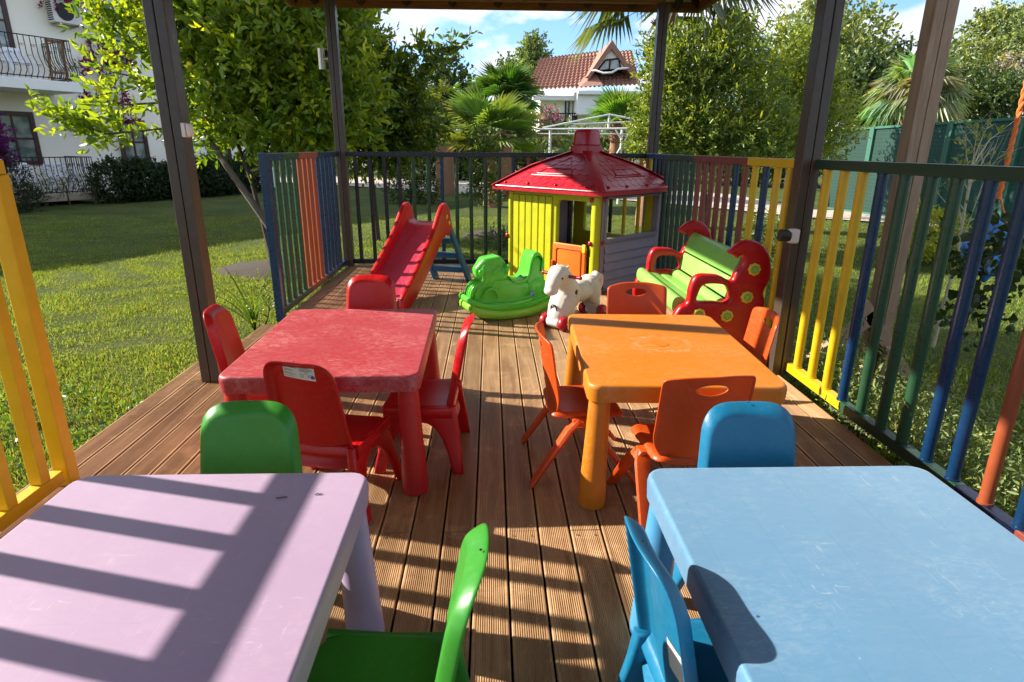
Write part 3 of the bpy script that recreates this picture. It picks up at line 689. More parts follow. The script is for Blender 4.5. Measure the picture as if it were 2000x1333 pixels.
def chair_handle(m, label, group):
    t = thing('stacking_chair', label, 'chair', (0, 0, 0), 0, group)
    o_ = round_poly([(-.118, .262), (.118, .262), (.165, .34), (.162, .585), (.08, .602), (-.08, .602), (-.162, .585), (-.165, .34)], [.03, .03, .03, .014, .05, .05, .014, .03], 6)
    hole = [(.055*math.cos(a)*1.0, .552+.019*math.sin(a)) for a in np.linspace(0, 2*PI, 40, endpoint=False)]
    def fb(a, b, s): 
        fl = max(0, s-.93)/.07
        return (a, -.125-(b-.28)*.16+1.5*a*a-.012*fl, b)
    obj('backrest', shell(o_, fb, hole=hole, n=96, rings=(0, .06, .2, .4, .6, .8, .92, .97, 1)), m, t, solid=.007, sub=1, ang=0)
    s_ = rrect(-.158, -.135, .158, .165, (.04, .04, .035, .035), 6)
    def fs(a, b, s):
        fl = max(0, s-.9)/.1
        return (a, b, .296-.014*(1-(a/.17)**2)-.02*fl**1.6+.25*max(0, -b-.09)**1.0*.6)
    obj('seat', shell(s_, fs, n=72), m, t, solid=.007, sub=1, ang=0)
    for sx in (-1, 1):
        g = G(); g.tube([(sx*.14, -.02, .272), (sx*.175, -.02, .268), (sx*.19, -.02, .245)], .03, 10, flat=(1.1, .45)); obj('leg_bracket', g, m, t)
        for sy in (-1, 1):
            g = G(); g.tube([(sx*.165, -.02+sy*.01, .265), (sx*.178, -.02+sy*.045, .235), (sx*.196, sy*.215, 0.0)], [.027, .027, .021], 8, flat=(.5, 1.05), up=(1, 0, 0)); obj('leg', g, m, t, bevel=0, ang=40)
    return t
D = math.radians
RGp = 'red chairs round the red table'; OGp = 'orange chairs round the orange table'; GGp = 'green chairs at the lilac table'; BGp = 'blue chairs at the pale blue table'
rc = chair_solid(M['red'], 'x', RGp)
place(rc, (-.29, 2.47, 0), D(88), 'red chair on the right side of the red table, seen from its side')
c = copy_tree(rc); place(c, (-.605, 2.12, 0), D(-14), 'red chair with a white printed label on the back of its backrest')
near_red = c
c = copy_tree(rc); place(c, (-1.03, 2.66, 0), D(-84), 'red chair on the left side of the red table beside the open deck edge')
c = copy_tree(rc); place(c, (-.665, 3.15, 0), D(181), 'red chair on the far side of the red table in front of the slide')
gm = {M['red']: M['green']}; bm_ = {M['red']: M['blue']}
gc = copy_tree(rc, None, gm); place(gc, (-.675, 1.38, 0), D(180), 'green chair on the far side of the lilac table before the labelled red chair', GGp)
c = copy_tree(gc); place(c, (-.225, .93, 0), D(86), 'green chair on the right side of the lilac table, backrest seen edge on')
bc = copy_tree(rc, None, bm_); place(bc, (.72, 1.35, 0), D(180), 'blue chair on the far side of the pale blue table', BGp)
c = copy_tree(bc); place(c, (.475, .955, 0), D(-84), 'blue chair pushed in at the left side of the pale blue table')
left_blue = c
oc = chair_handle(M['orange'], 'x', OGp)
place(oc, (.365, 2.37, 0), D(-88), 'orange chair with splayed legs on the left side of the orange table')
c = copy_tree(oc); place(c, (.70, 1.985, 0), D(6), 'orange chair seen from behind on the near side of the orange table')
c = copy_tree(oc); place(c, (.79, 3.07, 0), D(180), 'orange chair on the far side of the orange table beside the white horse')
c = copy_tree(oc); place(c, (1.09, 2.63, 0), D(84), 'orange chair on the right side of the orange table by the gazebo post')
# printed labels: real stickers on the backrests
def text_mesh(txt, size, z=0, ext=0.0002):
    cu = bpy.data.curves.new('t', 'FONT'); cu.body = txt; cu.size = size; cu.extrude = ext; cu.align_x = 'LEFT'
    o = bpy.data.objects.new('t', cu); C.objects.link(o); dg = bpy.context.evaluated_depsgraph_get(); dg.update()
    me = bpy.data.meshes.new_from_object(o.evaluated_get(dg)); bpy.data.objects.remove(o); return me
def sticker(parent, x0, x1, z0, z1, tiltz, full=True):
    """thin card following the back of the shell; x mirrored because it is read from behind"""
    W, H_ = x1-x0, z1-z0
    def fy(x, z): return -.118-(z-.24)*.17+1.1*x*x-.0045
    g = G(); V = []; n = 10
    for j in range(5):
        for i in range(n+1):
            u = x0+W*i/n; z = z0+H_*j/4-tiltz*(i/n-.5)*W; V.append((u, fy(u, z), z))
    g.raw(V, [(j*(n+1)+i, j*(n+1)+i+1, (j+1)*(n+1)+i+1, (j+1)*(n+1)+i) for j in range(4) for i in range(n)])
    s = obj('label', g, M['paper'], parent, ang=0)
    def mark(x, z, w_, h_, m, nm='print_line'):
        g = G(); V = []
        for j in range(2):
            for i in range(4):
                u = x+w_*i/3; zz = z+h_*j; zz -= tiltz*((u-x0)/W-.5)*W; V.append((u, fy(u, zz)-.0006, zz))
        g.raw(V, [(i, i+1, i+5, i+4) for i in range(3)]); return obj(nm, g, m, s, ang=0)
    if not full: return s
    g = G(); V = []; F = []
    for blk, (xa, xb) in enumerate(((.04, .47), (.53, .96))):
        for r in range(11 if blk == 0 else 5):
            zc = z1-H_*(.09+.078*r)
            if blk == 0 and r in (3, 6, 9): continue
            ln = random.uniform(.6, 1); a = x0+W*xa; b = a+W*(xb-xa)*ln; o = len(V)
            for j in (0, 1):
                for i in range(4): u = a+(b-a)*i/3; zz = zc-.0008+.0014*j-tiltz*((u-x0)/W-.5)*W; V.append((u, fy(u, zz)-.0006, zz))
            F += [(o+i, o+i+1, o+i+5, o+i+4) for i in range(3)]
    g.raw(V, F); obj('print_lines', g, M['ink'], s, ang=0)
    for txt, xx, zz, sz, mm in (('3+', .70, .40, .0115, 'inkblue'), ('CE', .78, .22, .0125, 'ink')):
        me = text_mesh(txt, sz); px, pz = x0+W*xx, z0+H_*zz-tiltz*(xx-.5)*W
        for v in me.vertices: u = px+v.co.x; z = pz+v.co.y; v.co = Vector((u, fy(u, z)-.0009, z))
        obj('print_text', me, M[mm], s, smooth=False)
    g = G(); V = []; n = 20; cx, cz = x0+W*.60, z0+H_*.28
    for r_ in (.0068, .0054):
        for k in range(n): a = 2*PI*k/n; u = cx+r_*math.cos(a); z = cz+r_*math.sin(a); V.append((u, fy(u, z)-.0008, z))
    g.raw(V, [(k, (k+1)%n, n+(k+1)%n, n+k) for k in range(n)]); obj('age_symbol', g, M['inkred'], s, ang=0)
    g = G(); cx, cz = x0+W*.88, z0+H_*.05; P = [(0, 0), (.011, 0), (.013, .007), (.0055, .0135), (-.002, .007)]
    g.raw([(cx+a, fy(cx+a, cz+b)-.0008, cz+b) for a, b in P], [(0, 1, 2, 3, 4)]); obj('house_emblem', g, M['inkpurple'], s, ang=0)
    return s
M['paper'] = simple('paper', (.62, .60, .56), .6, var=.06); M['ink'] = simple('ink', (.06, .06, .06), .6); M['inkblue'] = simple('blue_ink', (.05, .2, .4), .6)
M['inkred'] = simple('brown_ink', (.25, .08, .06), .6); M['inkpurple'] = simple('purple_ink', (.12, .06, .2), .6)
sticker(near_red, -.062, .054, .548, .602, .10)
sticker(left_blue, .03, .10, .36, .43, 0, False)
# ================================================================== SLIDE
t = thing('toddler_slide', 'red plastic slide with blue ladder near the back left corner', 'slide', (-.63, 6.0, 0), D(-14.8))
side = spline([(-1.13, .0), (-1.155, .07), (-1.10, .145), (-.95, .215), (-.72, .345), (-.5, .475), (-.33, .585), (-.2, .70), (-.10, .775), (0, .795), (.075, .74), (.125, .64), (.16, .535), (.10, .475), (0, .49), (-.12, .465), (-.3, .36), (-.55, .215), (-.8, .085), (-.97, .02), (-1.05, 0)], 5)
MY = Matrix(((0, 0, 1, 0), (1, 0, 0, 0), (0, 1, 0, 0), (0, 0, 0, 1)))     # curve XY -> world YZ
for sx in (-1, 1):
    me = curve_plate([side], .05, .018); xf(me, Matrix.Translation((sx*.19, 0, 0)) @ MY); obj('side_rail', me, M['red'], t, ang=60)
bed = [(.1, .60), (.0, .60), (-.07, .585), (-.16, .53), (-.35, .425), (-.6, .285), (-.8, .18), (-.95, .115), (-1.05, .09), (-1.12, .085)]
bp = spline(bed, 4, False); g = G(); V = []; n = len(bp); xs_ = [-.175, -.15, -.08, 0, .08, .15, .175]; zo = [.05, .008, 0, 0, 0, .008, .05]
for y, z in bp:
    for x, o_ in zip(xs_, zo): V.append((x, y, z+o_))
m7 = len(xs_); g.raw(V, [(i*m7+j, i*m7+j+1, (i+1)*m7+j+1, (i+1)*m7+j) for i in range(n-1) for j in range(m7-1)]); obj('slide_bed', g, M['slidebed'] if 'slidebed' in M else M['l_red'], t, solid=.012, ang=60)
for sx in (-1, 1):
    me = curve_plate([round_poly([(.06, .62), (.165, .575), (.385, .0), (.27, .0)], .012)], .035, .008); xf(me, Matrix.Translation((sx*.178, 0, 0)) @ MY)
    for v in me.vertices: v.co.x += .17*(.6-v.co.z)/.6; v.co.y -= .07*(.6-v.co.z)/.6
    obj('ladder_leg', me, M['slideblue'], t, ang=60)
for z, y in ((.14, .285), (.29, .225), (.44, .165)):
    dx_ = .17*(.6-z)/.6; y -= .07*(.6-z)/.6; g = G(); g.box((-.165+dx_, y-.04, z-.05), (.165+dx_, y+.045, z)); obj('step', g, M['slideblue'], t, bevel=.01)
for (y, z) in ((-.02, .665), (.05, .605)):
    g = G(); g.lathe([(.021, .214), (.021, .221), (.014, .225)], (0, y, z), 18, 'x'); obj('bolt_cap', g, M['yel'], t)
# ================================================================== PLAYHOUSE (local X along the grey wall, Y along the yellow wall)
t = thing('playhouse', 'yellow and grey plastic playhouse with red shingled roof', 'playhouse', (.96, 5.53, 0), D(43.2))
PX, PY, PH = 1.04, 1.15, .90
MXZ = Matrix(((1, 0, 0, 0), (0, 0, 1, 0), (0, 1, 0, 0), (0, 0, 0, 1)))
# yellow front wall (x=0): doorway next to the corner, planked panel beyond it
door = round_poly([(.085, .01), (.50, .01), (.50, .835), (.085, .835)], [.002, .002, .06, .06], 6)
me = curve_plate([[(0.0, 0), (PY, 0), (PY, PH), (0.0, PH)], door], .05, .006); xf(me, Matrix.Translation((.03, 0, 0)) @ MY); wl = obj('front_wall', me, M['yellowp'], t, ang=50)
for i in range(6):
    y = .545+i*.088; g = G(); g.box((-.012, y+.004, .03), (.006, y+.082, .86)); obj('plank', g, M['yellowp'], wl, bevel=.008)
g = G(); g.tube([(.0, .028, .0), (.0, .028, .88)], .034, 14, flat=(1, 1)); obj('corner_column', g, M['yellowp'], wl); g = G(); g.tube([(.0, 1.10, .0), (.0, 1.10, .88)], .03, 14); obj('corner_column', g, M['yellowp'], wl)
# grey side wall (y=0): big window, horizontal siding
win = round_poly([(.12, .50), (.955, .50), (.955, .86), (.12, .86)], .03)
me = curve_plate([[(.04, 0), (PX, 0), (PX, PH), (.04, PH)], win], .045, .006); xf(me, Matrix.Translation((0, .025, 0)) @ MXZ); wl = obj('side_wall', me, M['greyp'], t, ang=50)
for i in range(5):
    z = .03+i*.083; g = G(); g.raw([(.12, -.016, z), (.98, -.016, z), (.98, .001, z+.079), (.12, .001, z+.079), (.12, .02, z), (.98, .02, z), (.98, .02, z+.079), (.12, .02, z+.079)], [(0,1,2,3),(4,7,6,5),(0,4,5,1),(1,5,6,2),(2,6,7,3),(3,7,4,0)]); obj('siding_board', g, M['greyp'], wl, bevel=.003)
me = curve_plate([rrect(.085, .465, .99, .885, .04), win], .02, .005); xf(me, Matrix.Translation((0, -.008, 0)) @ MXZ); obj('window_frame', me, M['greyp'], wl, ang=50)
g = G(); g.box((.045, -.012, 0), (.085, .0, .88)); obj('corner_column', g, M['greyp'], wl, bevel=.006)
# back walls
w2 = round_poly([(.16, .42), (.95, .42), (.95, .84), (.16, .84)], .05)
me = curve_plate([[(.05, 0), (PY-.05, 0), (PY-.05, PH), (.05, PH)], w2], .045, .006); xf(me, Matrix.Translation((PX-.02, 0, 0)) @ MY); wl = obj('back_wall', me, M['yellowp'], t, ang=50)
for r_ in range(10):
    for c_ in range(9):
        y = .06+c_*.118+(r_ % 2)*.055; z = .02+r_*.088
        if y+.11 < PY-.05 and not (.10 < y+.05 < 1.0 and z+.08 > .36 and z < .88): g = G(); g.box((PX-.056, y, z), (PX-.040, y+.108, z+.078)); obj('brick_relief', g, M['yellowp'], wl, bevel=.004)
w3 = round_poly([(.2, .42), (.42, .42), (.42, .82), (.2, .82)], .04)
me = curve_plate([[(.05, 0), (PX-.05, 0), (PX-.05, PH), (.05, PH)], w3], .045, .006); xf(me, Matrix.Translation((0, PY-.025, 0)) @ MXZ); obj('rear_side_wall', me, M['greyp'], t, ang=50)
# door leaf, half height, ajar outward
me = curve_plate([round_poly([(0, .03), (.40, .03), (.40, .44), (0, .44)], .035)], .03, .008); xf(me, Matrix.Translation((-.035, .09, 0)) @ MY); dr = obj('door', me, M['orangedoor'] if 'orangedoor' in M else M['orange'], t, ang=50)
me = curve_plate([rrect(.045, .07, .355, .40, .03), rrect(.055, .08, .345, .39, .025)], .01, .002); xf(me, Matrix.Translation((-.052, .09, 0)) @ MY); obj('door_panel', me, M['orange'], dr, ang=50)
g = G(); g.box((-.075, .46, .19), (-.05, .485, .27)); obj('handle', g, M['orange'], dr, bevel=.006); g = G(); g.box((-.062, .085, .38), (-.045, .12, .455)); obj('latch', g, M['yel'], dr, bevel=.004)
# roof: four faces, lip, ribs on the hips, scalloped shingles, chimney
OV = .115; rx0, ry0, rx1, ry1 = -OV, -OV, PX+OV, PY+OV; cx, cy = PX/2, PY/2; ZB, ZT = .905, 1.265; ht = .105
def roofpt(face, u, v, lift=0):
    """face 0: x=min side, 1: y=min, 2: x=max, 3: y=max; u in -1..1 along eave, v 0 eave..1 top"""
    cc = [((rx0, ry1), (rx0, ry0)), ((rx0, ry0), (rx1, ry0)), ((rx1, ry0), (rx1, ry1)), ((rx1, ry1), (rx0, ry1))][face]
    tt = [((cx-ht, cy+ht), (cx-ht, cy-ht)), ((cx-ht, cy-ht), (cx+ht, cy-ht)), ((cx+ht, cy-ht), (cx+ht, cy+ht)), ((cx+ht, cy+ht), (cx-ht, cy+ht))][face]
    e = Vector(cc[0]).lerp(Vector(cc[1]), (u+1)/2); p = Vector(tt[0]).lerp(Vector(tt[1]), (u+1)/2); q = e.lerp(p, v)
    z = ZB+.035+(ZT-ZB-.035)*(v*.95+.05*v*v)+.035*math.sin(PI*v); nrm = (Vector((cx, cy))-Vector(((Vector(cc[0])+Vector(cc[1]))/2))).normalized()
    return Vector((q.x-nrm.x*lift*.5, q.y-nrm.y*lift*.5, z+lift*.85))
g = G(); NV = 8
for f in range(4):
    V = [roofpt(f, u, v) for v in np.linspace(0, 1, NV+1) for u in np.linspace(-1, 1, 7)]
    g.raw(V, [(j*7+i, j*7+i+1, (j+1)*7+i+1, (j+1)*7+i) for j in range(NV) for i in range(6)])
    a, b = roofpt(f, -1, 0), roofpt(f, 1, 0); c_, d_ = a+Vector((0, 0, -.04)), b+Vector((0, 0, -.04)); ctr = Vector((cx, cy, 0))
    c2 = c_+(ctr-c_).normalized()*.03; d2 = d_+(ctr-d_).normalized()*.03; c2.z = c_.z; d2.z = d_.z
    g.raw([a, b, d_, c_], [(0, 1, 2, 3)]); g.raw([c_, d_, d2, c2], [(0, 1, 2, 3)])
rf = obj('roof', g, M['redtoy'], t, ang=24); 
g = G()
for f in range(4):
    a = roofpt(f, 1, 0, .004); b = roofpt(f, 1, 1, .008); m_ = roofpt(f, 1, .5, .006); g.tube([a, m_, b], [.034, .04, .045], 8, flat=(1.2, .16))
    a, b = roofpt(f, -1, 0), roofpt(f, 1, 0); g.tube([a, b], .007, 8)
obj('hip_rib', g, M['redtoy'], rf)
for f in range(4):
    sh = G()
    for r_ in range(6):
        v0 = .12+r_*.115; half = 1-(.13+.03*r_); nn = int(round(11*(1-v0*.8)))
        for i in range(nn):
            u = -half+(2*half)*(i+.5+(r_ % 2)*.5)/nn
            if abs(u) > half-.05: continue
            wu = half/nn*.96; pts = []
            for k in range(9):
                a = PI+PI*k/8; pts.append((u+wu*math.cos(a), v0+.05*math.sin(a)))
            pts = pts+[(u+wu, v0+.07), (u-wu, v0+.07)]
            lo = [roofpt(f, a, b, -.004) for a, b in pts]; hi = [roofpt(f, a, b, .0028 if b < v0+.06 else 0) for a, b in pts]; n = len(pts)
            sh.raw(lo+hi, [tuple(range(n, 2*n))]+[(k, (k+1)%n, n+(k+1)%n, n+k) for k in range(n)])
    obj('shingle_relief', sh, M['redtoy'], rf, ang=30)
for f in range(4):
    g = G()
    def bar(p, q, r=.008): g.tube([roofpt(f, *p, .004), roofpt(f, *q, .004)], r*.75, 6)
    A, B_, T = (-.42, .30), (.42, .30), (0, .78)
    bar(A, B_, .012); bar(A, T, .010); bar(B_, T, .010); bar((0, .3), T, .006); bar((-.33, .44), (.33, .44), .006)
    g.tube([roofpt(f, -.5, .26, .003), roofpt(f, .5, .26, .003)], .009, 6); obj('window_relief', g, M['redtoy'], rf)
    for u in (-.82, -.35, .2, .75):
        g = G(); p = roofpt(f, u, .07, .004); g.ball(p, (.016, .016, .012), 10, 6); obj('bolt', g, M['redtoy'], rf)
g = G(); V = []
def sq(h, z, r): return [(cx+x, cy+y, z) for x, y in rrect(-h, -h, h, h, r, 3)]
lv = [sq(.13, ZT-.03, .05), sq(.128, ZT+.02, .05), sq(.126, ZT+.06, .05), sq(.108, ZT+.064, .05), sq(.114, ZT+.07, .055), sq(.102, ZT+.18, .05), sq(.094, ZT+.203, .048), sq(.082, ZT+.212, .04)]; n = len(lv[0])
for l in lv: V += l
g.raw(V, [(j*n+i, j*n+(i+1)%n, (j+1)*n+(i+1)%n, (j+1)*n+i) for j in range(len(lv)-1) for i in range(n)]+[tuple((len(lv)-1)*n+i for i in range(n))]); obj('chimney', g, M['redtoy'], rf, ang=40)
for (x, y, z, ax) in ((-.04, .05, .86, 'x'), (.065, -.018, .86, 'y'), (-.04, .05, .47, 'x'), (.065, -.018, .47, 'y'), (-.04, .05, .06, 'x'), (.065, -.018, .06, 'y'), (-.035, 1.13, .86, 'x'), (-.035, 1.13, .44, 'x')):
    g = G(); g.ball((x, y, z), (.012 if ax == 'x' else .022, .012 if ax == 'y' else .022, .022), 12, 8); obj('bolt', g, M['redtoy'], t)
# ================================================================== BENCH
t = thing('garden_bench', 'red and green plastic bench with curled ends against the right railing', 'bench', (0, 0, 0)); K = .91
q_ = lambda p: (p[0]*K, 1.3-(1.3-p[1])*K)
outl = [(1.567,.648),(1.605,.694),(1.655,.724),(1.716,.73),(1.781,.706),(1.835,.645),(1.861,.567),(1.868,.489),(1.849,.426),(1.832,.378),(1.849,.338),(1.853,.281),(1.829,.216),(1.826,.151),(1.84,.0),(1.86,-.12),(1.76,-.125),(1.72,-.02),(1.6,.04),(1.46,.0),(1.40,-.12),(1.28,-.125),(1.25,-.02),(1.22,.12),(1.225,.18),(1.242,.23),(1.273,.282),(1.318,.312),(1.325,.394),(1.342,.466),(1.377,.501),(1.439,.505),(1.518,.497),(1.601,.462),(1.626,.513),(1.662,.567),(1.668,.614),(1.655,.635),(1.63,.612),(1.597,.628)]
outl = [q_(p) for p in outl]; z0 = min(p[1] for p in outl); outl = [(p[0], max(p[1], .0) if p[1] > .03 else 0.0) for p in outl]
hol = spline([q_(p) for p in [(1.391,.323),(1.394,.379),(1.416,.426),(1.462,.438),(1.549,.434),(1.583,.41),(1.6,.362),(1.6,.335),(1.57,.314),(1.506,.318)]], 4)
outs = spline(outl, 4); outs = [(a, max(b, 0)) for a, b in outs]
for y in (3.625, 4.655):
    me = curve_plate([outs, hol], .07, .022); xf(me, Matrix.Translation((0, y, 0)) @ MXZ); obj('end_panel', me, M['red'], t, ang=60)
    for p in [(1.742, .542), (1.716, .353), (1.594, .223), (1.402, .234)]:
        a, b = q_(p); s = -1 if y < 4 else 1; g = G(); V = []; n = 32
        for rr_, hh in ((1, 0), (1, .012), (.8, .017), (.62, .017), (.6, .010)):
            for k in range(n): an = 2*PI*k/n; r_ = .037*rr_*(1+(.07*math.cos(8*an) if rr_ > .7 else 0)); V.append((a+r_*math.cos(an), y+s*(.034+hh), b+r_*math.sin(an)))
        g.raw(V, [(j*n+i, j*n+(i+1)%n, (j+1)*n+(i+1)%n, (j+1)*n+i) for j in range(4) for i in range(n)]+[tuple(4*n+i for i in range(n))]); bf = obj('flower_bolt', g, M['yel'], t, ang=50)
        g = G(); g.lathe([(.021, s*.044), (.019, s*.050), (.010, s*.051)], (a, y, b), 20, 'y'); obj('bolt_centre', g, M['applegreen'], bf)
def slat(prof):
    me = curve_plate([spline([q_(p) for p in prof], 4)], .97, .004); xf(me, Matrix.Translation((0, 4.14, 0)) @ MXZ); obj('slat', me, M['applegreen'], t, ang=50)
slat([(1.235,.29),(1.25,.33),(1.29,.335),(1.325,.30),(1.32,.24),(1.27,.22),(1.24,.245)])
slat([(1.335,.275),(1.34,.298),(1.42,.288),(1.43,.262),(1.38,.25)]); slat([(1.44,.262),(1.446,.286),(1.52,.278),(1.525,.25),(1.48,.24)])
slat([(1.53,.27),(1.535,.31),(1.575,.33),(1.61,.30),(1.60,.25),(1.56,.24)])
slat([(1.60,.335),(1.595,.35),(1.625,.455),(1.65,.46),(1.66,.44),(1.63,.33)]); slat([(1.635,.48),(1.63,.50),(1.665,.60),(1.70,.635),(1.73,.61),(1.70,.56),(1.665,.475)])
# ================================================================== GREEN ROCKER
t = thing('rocking_scooter', 'translucent green scooter shaped rocking toy on a lime rocker', 'rocking toy', (.125, 4.80, 0), D(22)); t.scale = (.88, .92, 1.10)
g = G()
for s in (-1, 1):
    P = [(x, s*.135, .034+.62*max(0, abs(x)-.02)**2.3) for x in np.linspace(-.40, .44, 19)]
    g.tube(P, [.022+.012*min(1, (1-abs(x)/.46)*4) for x in np.linspace(-1, 1, 19)*.42], 14)
g.tube([(-.385, -.135, .10), (-.40, 0, .108), (-.385, .135, .10)], .03, 12); g.tube([(.42, -.135, .12), (.435, 0, .125), (.42, .135, .12)], .028, 12)
obj('rocker_base', g, M['lime'], t)
pro = [(-.36,.12),(-.355,.19),(-.33,.245),(-.285,.275),(-.275,.31),(-.285,.35),(-.26,.405),(-.2,.432),(-.1,.425),(-.055,.39),(-.045,.34),(-.02,.305),(.04,.275),(.12,.268),(.165,.30),(.195,.39),(.22,.43),(.265,.435),(.30,.40),(.295,.33),(.32,.31),(.335,.26),(.365,.24),(.37,.17),(.34,.10),(.15,.07),(-.1,.062),(-.3,.085)]
me = curve_plate([spline(pro, 4)], .20, .03); me.transform(MXZ); bmx = bmesh.new(); bmx.from_mesh(me)
for v in bmx.verts:   # fairing narrower at the bars, wider at the leg shield, wedge shaped nose
    z, x = v.co.z, v.co.x; w_ = 1.0
    if x < -.2: w_ *= 1+(x+.2)*2.2
    if z > .36 and x < 0: w_ *= .9
    if -.05 < x < .15: w_ *= .85
    v.co.y *= w_
bmx.to_mesh(me); bmx.free()
g = G(); g.raw([v.co[:] for v in me.vertices], [tuple(p.vertices) for p in me.polygons])
g.ball((-.30, 0, .18), (.07, .06, .075)); g.ball((-.19, 0, .29), (.07, .10, .085))
for s in (-1, 1):
    g.ball((-.05, s*.09, .36), (.025, .035, .035)); g.ball((.25, s*.09, .2), (.085, .035, .085)); g.tube([(-.22, s*.11, .11), (0, s*.125, .105), (.18, s*.12, .12)], .022, 10)
def prof_part(nm, pr_, w_, bev, m, par, y=0):
    me = curve_plate([pr_], w_, bev); xf(me, Matrix.Translation((0, y, 0)) @ MXZ); return obj(nm, me, m, par, ang=45)
fa = prof_part('fairing', round_poly([(-.318, .30), (-.325, .365), (-.25, .44), (-.10, .455), (-.045, .40), (-.15, .325), (-.255, .265)], .018), .20, .03, M['tgreen'], t)
for v in fa.data.vertices: v.co.y *= max(.35, min(1, (v.co.x+.42)/.24)) 
an_ = np.linspace(.15, PI-.05, 14); arc = [(-.275+.115*math.cos(a), .165+.115*math.sin(a)) for a in an_]+[(-.275+.085*math.cos(a), .165+.085*math.sin(a)) for a in an_[::-1]]
prof_part('fender', arc, .15, .008, M['tgreen'], t)
for y in (-.045, 0, .045): prof_part('fender_rib', [(-.275+(.121)*math.cos(a), .165+.121*math.sin(a)) for a in an_]+[(-.275+.112*math.cos(a), .165+.112*math.sin(a)) for a in an_[::-1]], .012, .002, M['tgreen'], t, y)
sp_ = [(-.02, .30), (.04, .272), (.12, .272), (.165, .31), (.185, .39), (.215, .45), (.265, .46), (.305, .42), (.30, .34)]; spo = spline(sp_, 4, False)
prof_part('seat', [(x-.004, z+.006) for x, z in spo]+[(x+.006, z-.020) for x, z in spo[::-1]], .215, .006, M['tgreen'], t)
for s in (-1, 1):
    g2_ = G(); g2_.tube([(-.06, s*.08, .385), (-.05, s*.15, .39)], .014, 10); obj('handle', g2_, M['tgreen'], t)
    w2_ = [(-.20+.075*math.cos(a), .155+.085*math.sin(a)) for a in np.linspace(0, PI, 12)]; prof_part('side_arch', w2_+[(-.20+.058*math.cos(a), .155+.066*math.sin(a)) for a in np.linspace(PI, 0, 12)], .02, .004, M['tgreen'], t, s*.105)
    g2_ = G(); g2_.lathe([(.024, s*.078), (.022, s*.086), (.010, s*.088)], (-.285, 0, .345), 18, 'y'); obj('lamp_relief', g2_, M['tgreen'], t)
P = [(x, s_, .085+.62*max(0, abs(x)-.02)**2.3) for x in np.linspace(-.41, .40, 15) for s_ in (0,)]
for s in (-1, 1): g.tube([(p[0], s*.12, p[2]) for p in P], .024, 10)
g.tube([(-.40, -.12, P[0][2]), (-.415, 0, P[0][2]+.004), (-.40, .12, P[0][2])], .026, 10)
bd = obj('body', g, M['tgreen'], t, remesh=.006)
for i in range(3): g = G(); g.box((.165+.018*i, -.055+.006*i, .335+.032*i), (.185+.018*i, .055-.006*i, .342+.032*i)); obj('seat_ridge', g, M['tgreen'], bd, bevel=.003)
g = G(); g.box((.165, -.1405, .155), (.205, -.1385, .195)); st = obj('sticker', g, M['inkblue'], t, smooth=False)
g = G(); g.tube([(.172, -.141, .16), (.178, -.141, .182), (.192, -.141, .172), (.199, -.141, .19)], .0022, 5); obj('sticker_mark', g, M['paper'], st)
# ================================================================== WHITE HORSE
t = thing('toy_horse', 'white plastic ride-on horse with red wheels and handles', 'toy horse', (.635, 4.57, 0), D(-133)); t.scale = (1.02, 1.12, .96)
g = G()
g.ball((-.04, 0, .25), (.19, .088, .085)); g.ball((-.19, 0, .27), (.10, .09, .10)); g.ball((.10, 0, .235), (.11, .095, .12)); g.ball((-.05, 0, .315), (.10, .07, .035)); g.ball((.155, 0, .17), (.085, .085, .09))
g.tube([(.07, 0, .26), (.12, 0, .34), (.165, 0, .41), (.18, 0, .44)], [.098, .084, .072, .055], 14)
g.tube([(.15, 0, .445), (.205, 0, .44), (.25, 0, .395), (.275, 0, .35), (.285, 0, .315)], [.055, .07, .058, .050, .045], 14); g.ball((.285, 0, .315), (.052, .050, .040)); g.ball((.255, 0, .36), (.035, .055, .03))
for s in (-1, 1): g.ball((.235, s*.035, .415), (.03, .026, .024)); g.ball((.14, s*.05, .15), (.06, .045, .10)); g.ball((-.19, s*.05, .22), (.07, .045, .09))
g.tube([(.12, 0, .22), (.17, 0, .15), (.205, 0, .09), (.23, 0, .06)], [.10, .088, .072, .055], 14); g.tube([(.23, -.05, .058), (.23, .05, .058)], .045, 12)
g.tube([(-.18, 0, .24), (-.235, 0, .16), (-.265, 0, .09), (-.27, 0, .06)], [.09, .07, .055, .045], 12); g.tube([(-.27, -.05, .058), (-.27, .05, .058)], .036, 12)
g.tube([(-.25, 0, .29), (-.295, 0, .355), (-.33, 0, .33), (-.335, 0, .26), (-.32, 0, .21)], [.035, .036, .038, .034, .02], 10)
for s in (-1, 1): g.tube([(.165, s*.035, .45), (.15, s*.048, .50)], [.018, .007], 8)
g.tube([(.12, 0, .40), (.17, 0, .47), (.22, 0, .475), (.265, 0, .44)], [.02, .03, .034, .022], 10, flat=(1.3, .8))
obj('body', g, M['white'], t, remesh=.0055)
for s in (-1, 1):
    g = G(); g.tube([(.165, s*.05, .415), (.165, s*.15, .418)], [.014, .013], 14); g.ball((.165, s*.15, .418), .0155, 12, 8); obj('handle', g, M['redtoy'], t)
    g = G(); g.ball((.243, s*.061, .412), (.011, .005, .008), 12, 8); obj('eye', g, M['black'], t)
    g = G(); g.ball((.10, s*.087, .285), (.020, .004, .024), 16, 8); obj('button', g, M['black'], t)
    for x in (.23, -.27):
        g = G(); y0 = s*.058; g.lathe([(.02, y0), (.050, y0), (.056, y0+s*.008), (.056, y0+s*.03), (.048, y0+s*.04), (.012, y0+s*.044)], (x, 0, .056), 26, 'y'); wh = obj('wheel', g, M['redtoy'], t, ang=40)
        g = G(); g.lathe([(.010, y0+s*.043), (.008, y0+s*.050), (.002, y0+s*.051)], (x, 0, .056), 12, 'y'); obj('hub', g, M['steel'], wh)
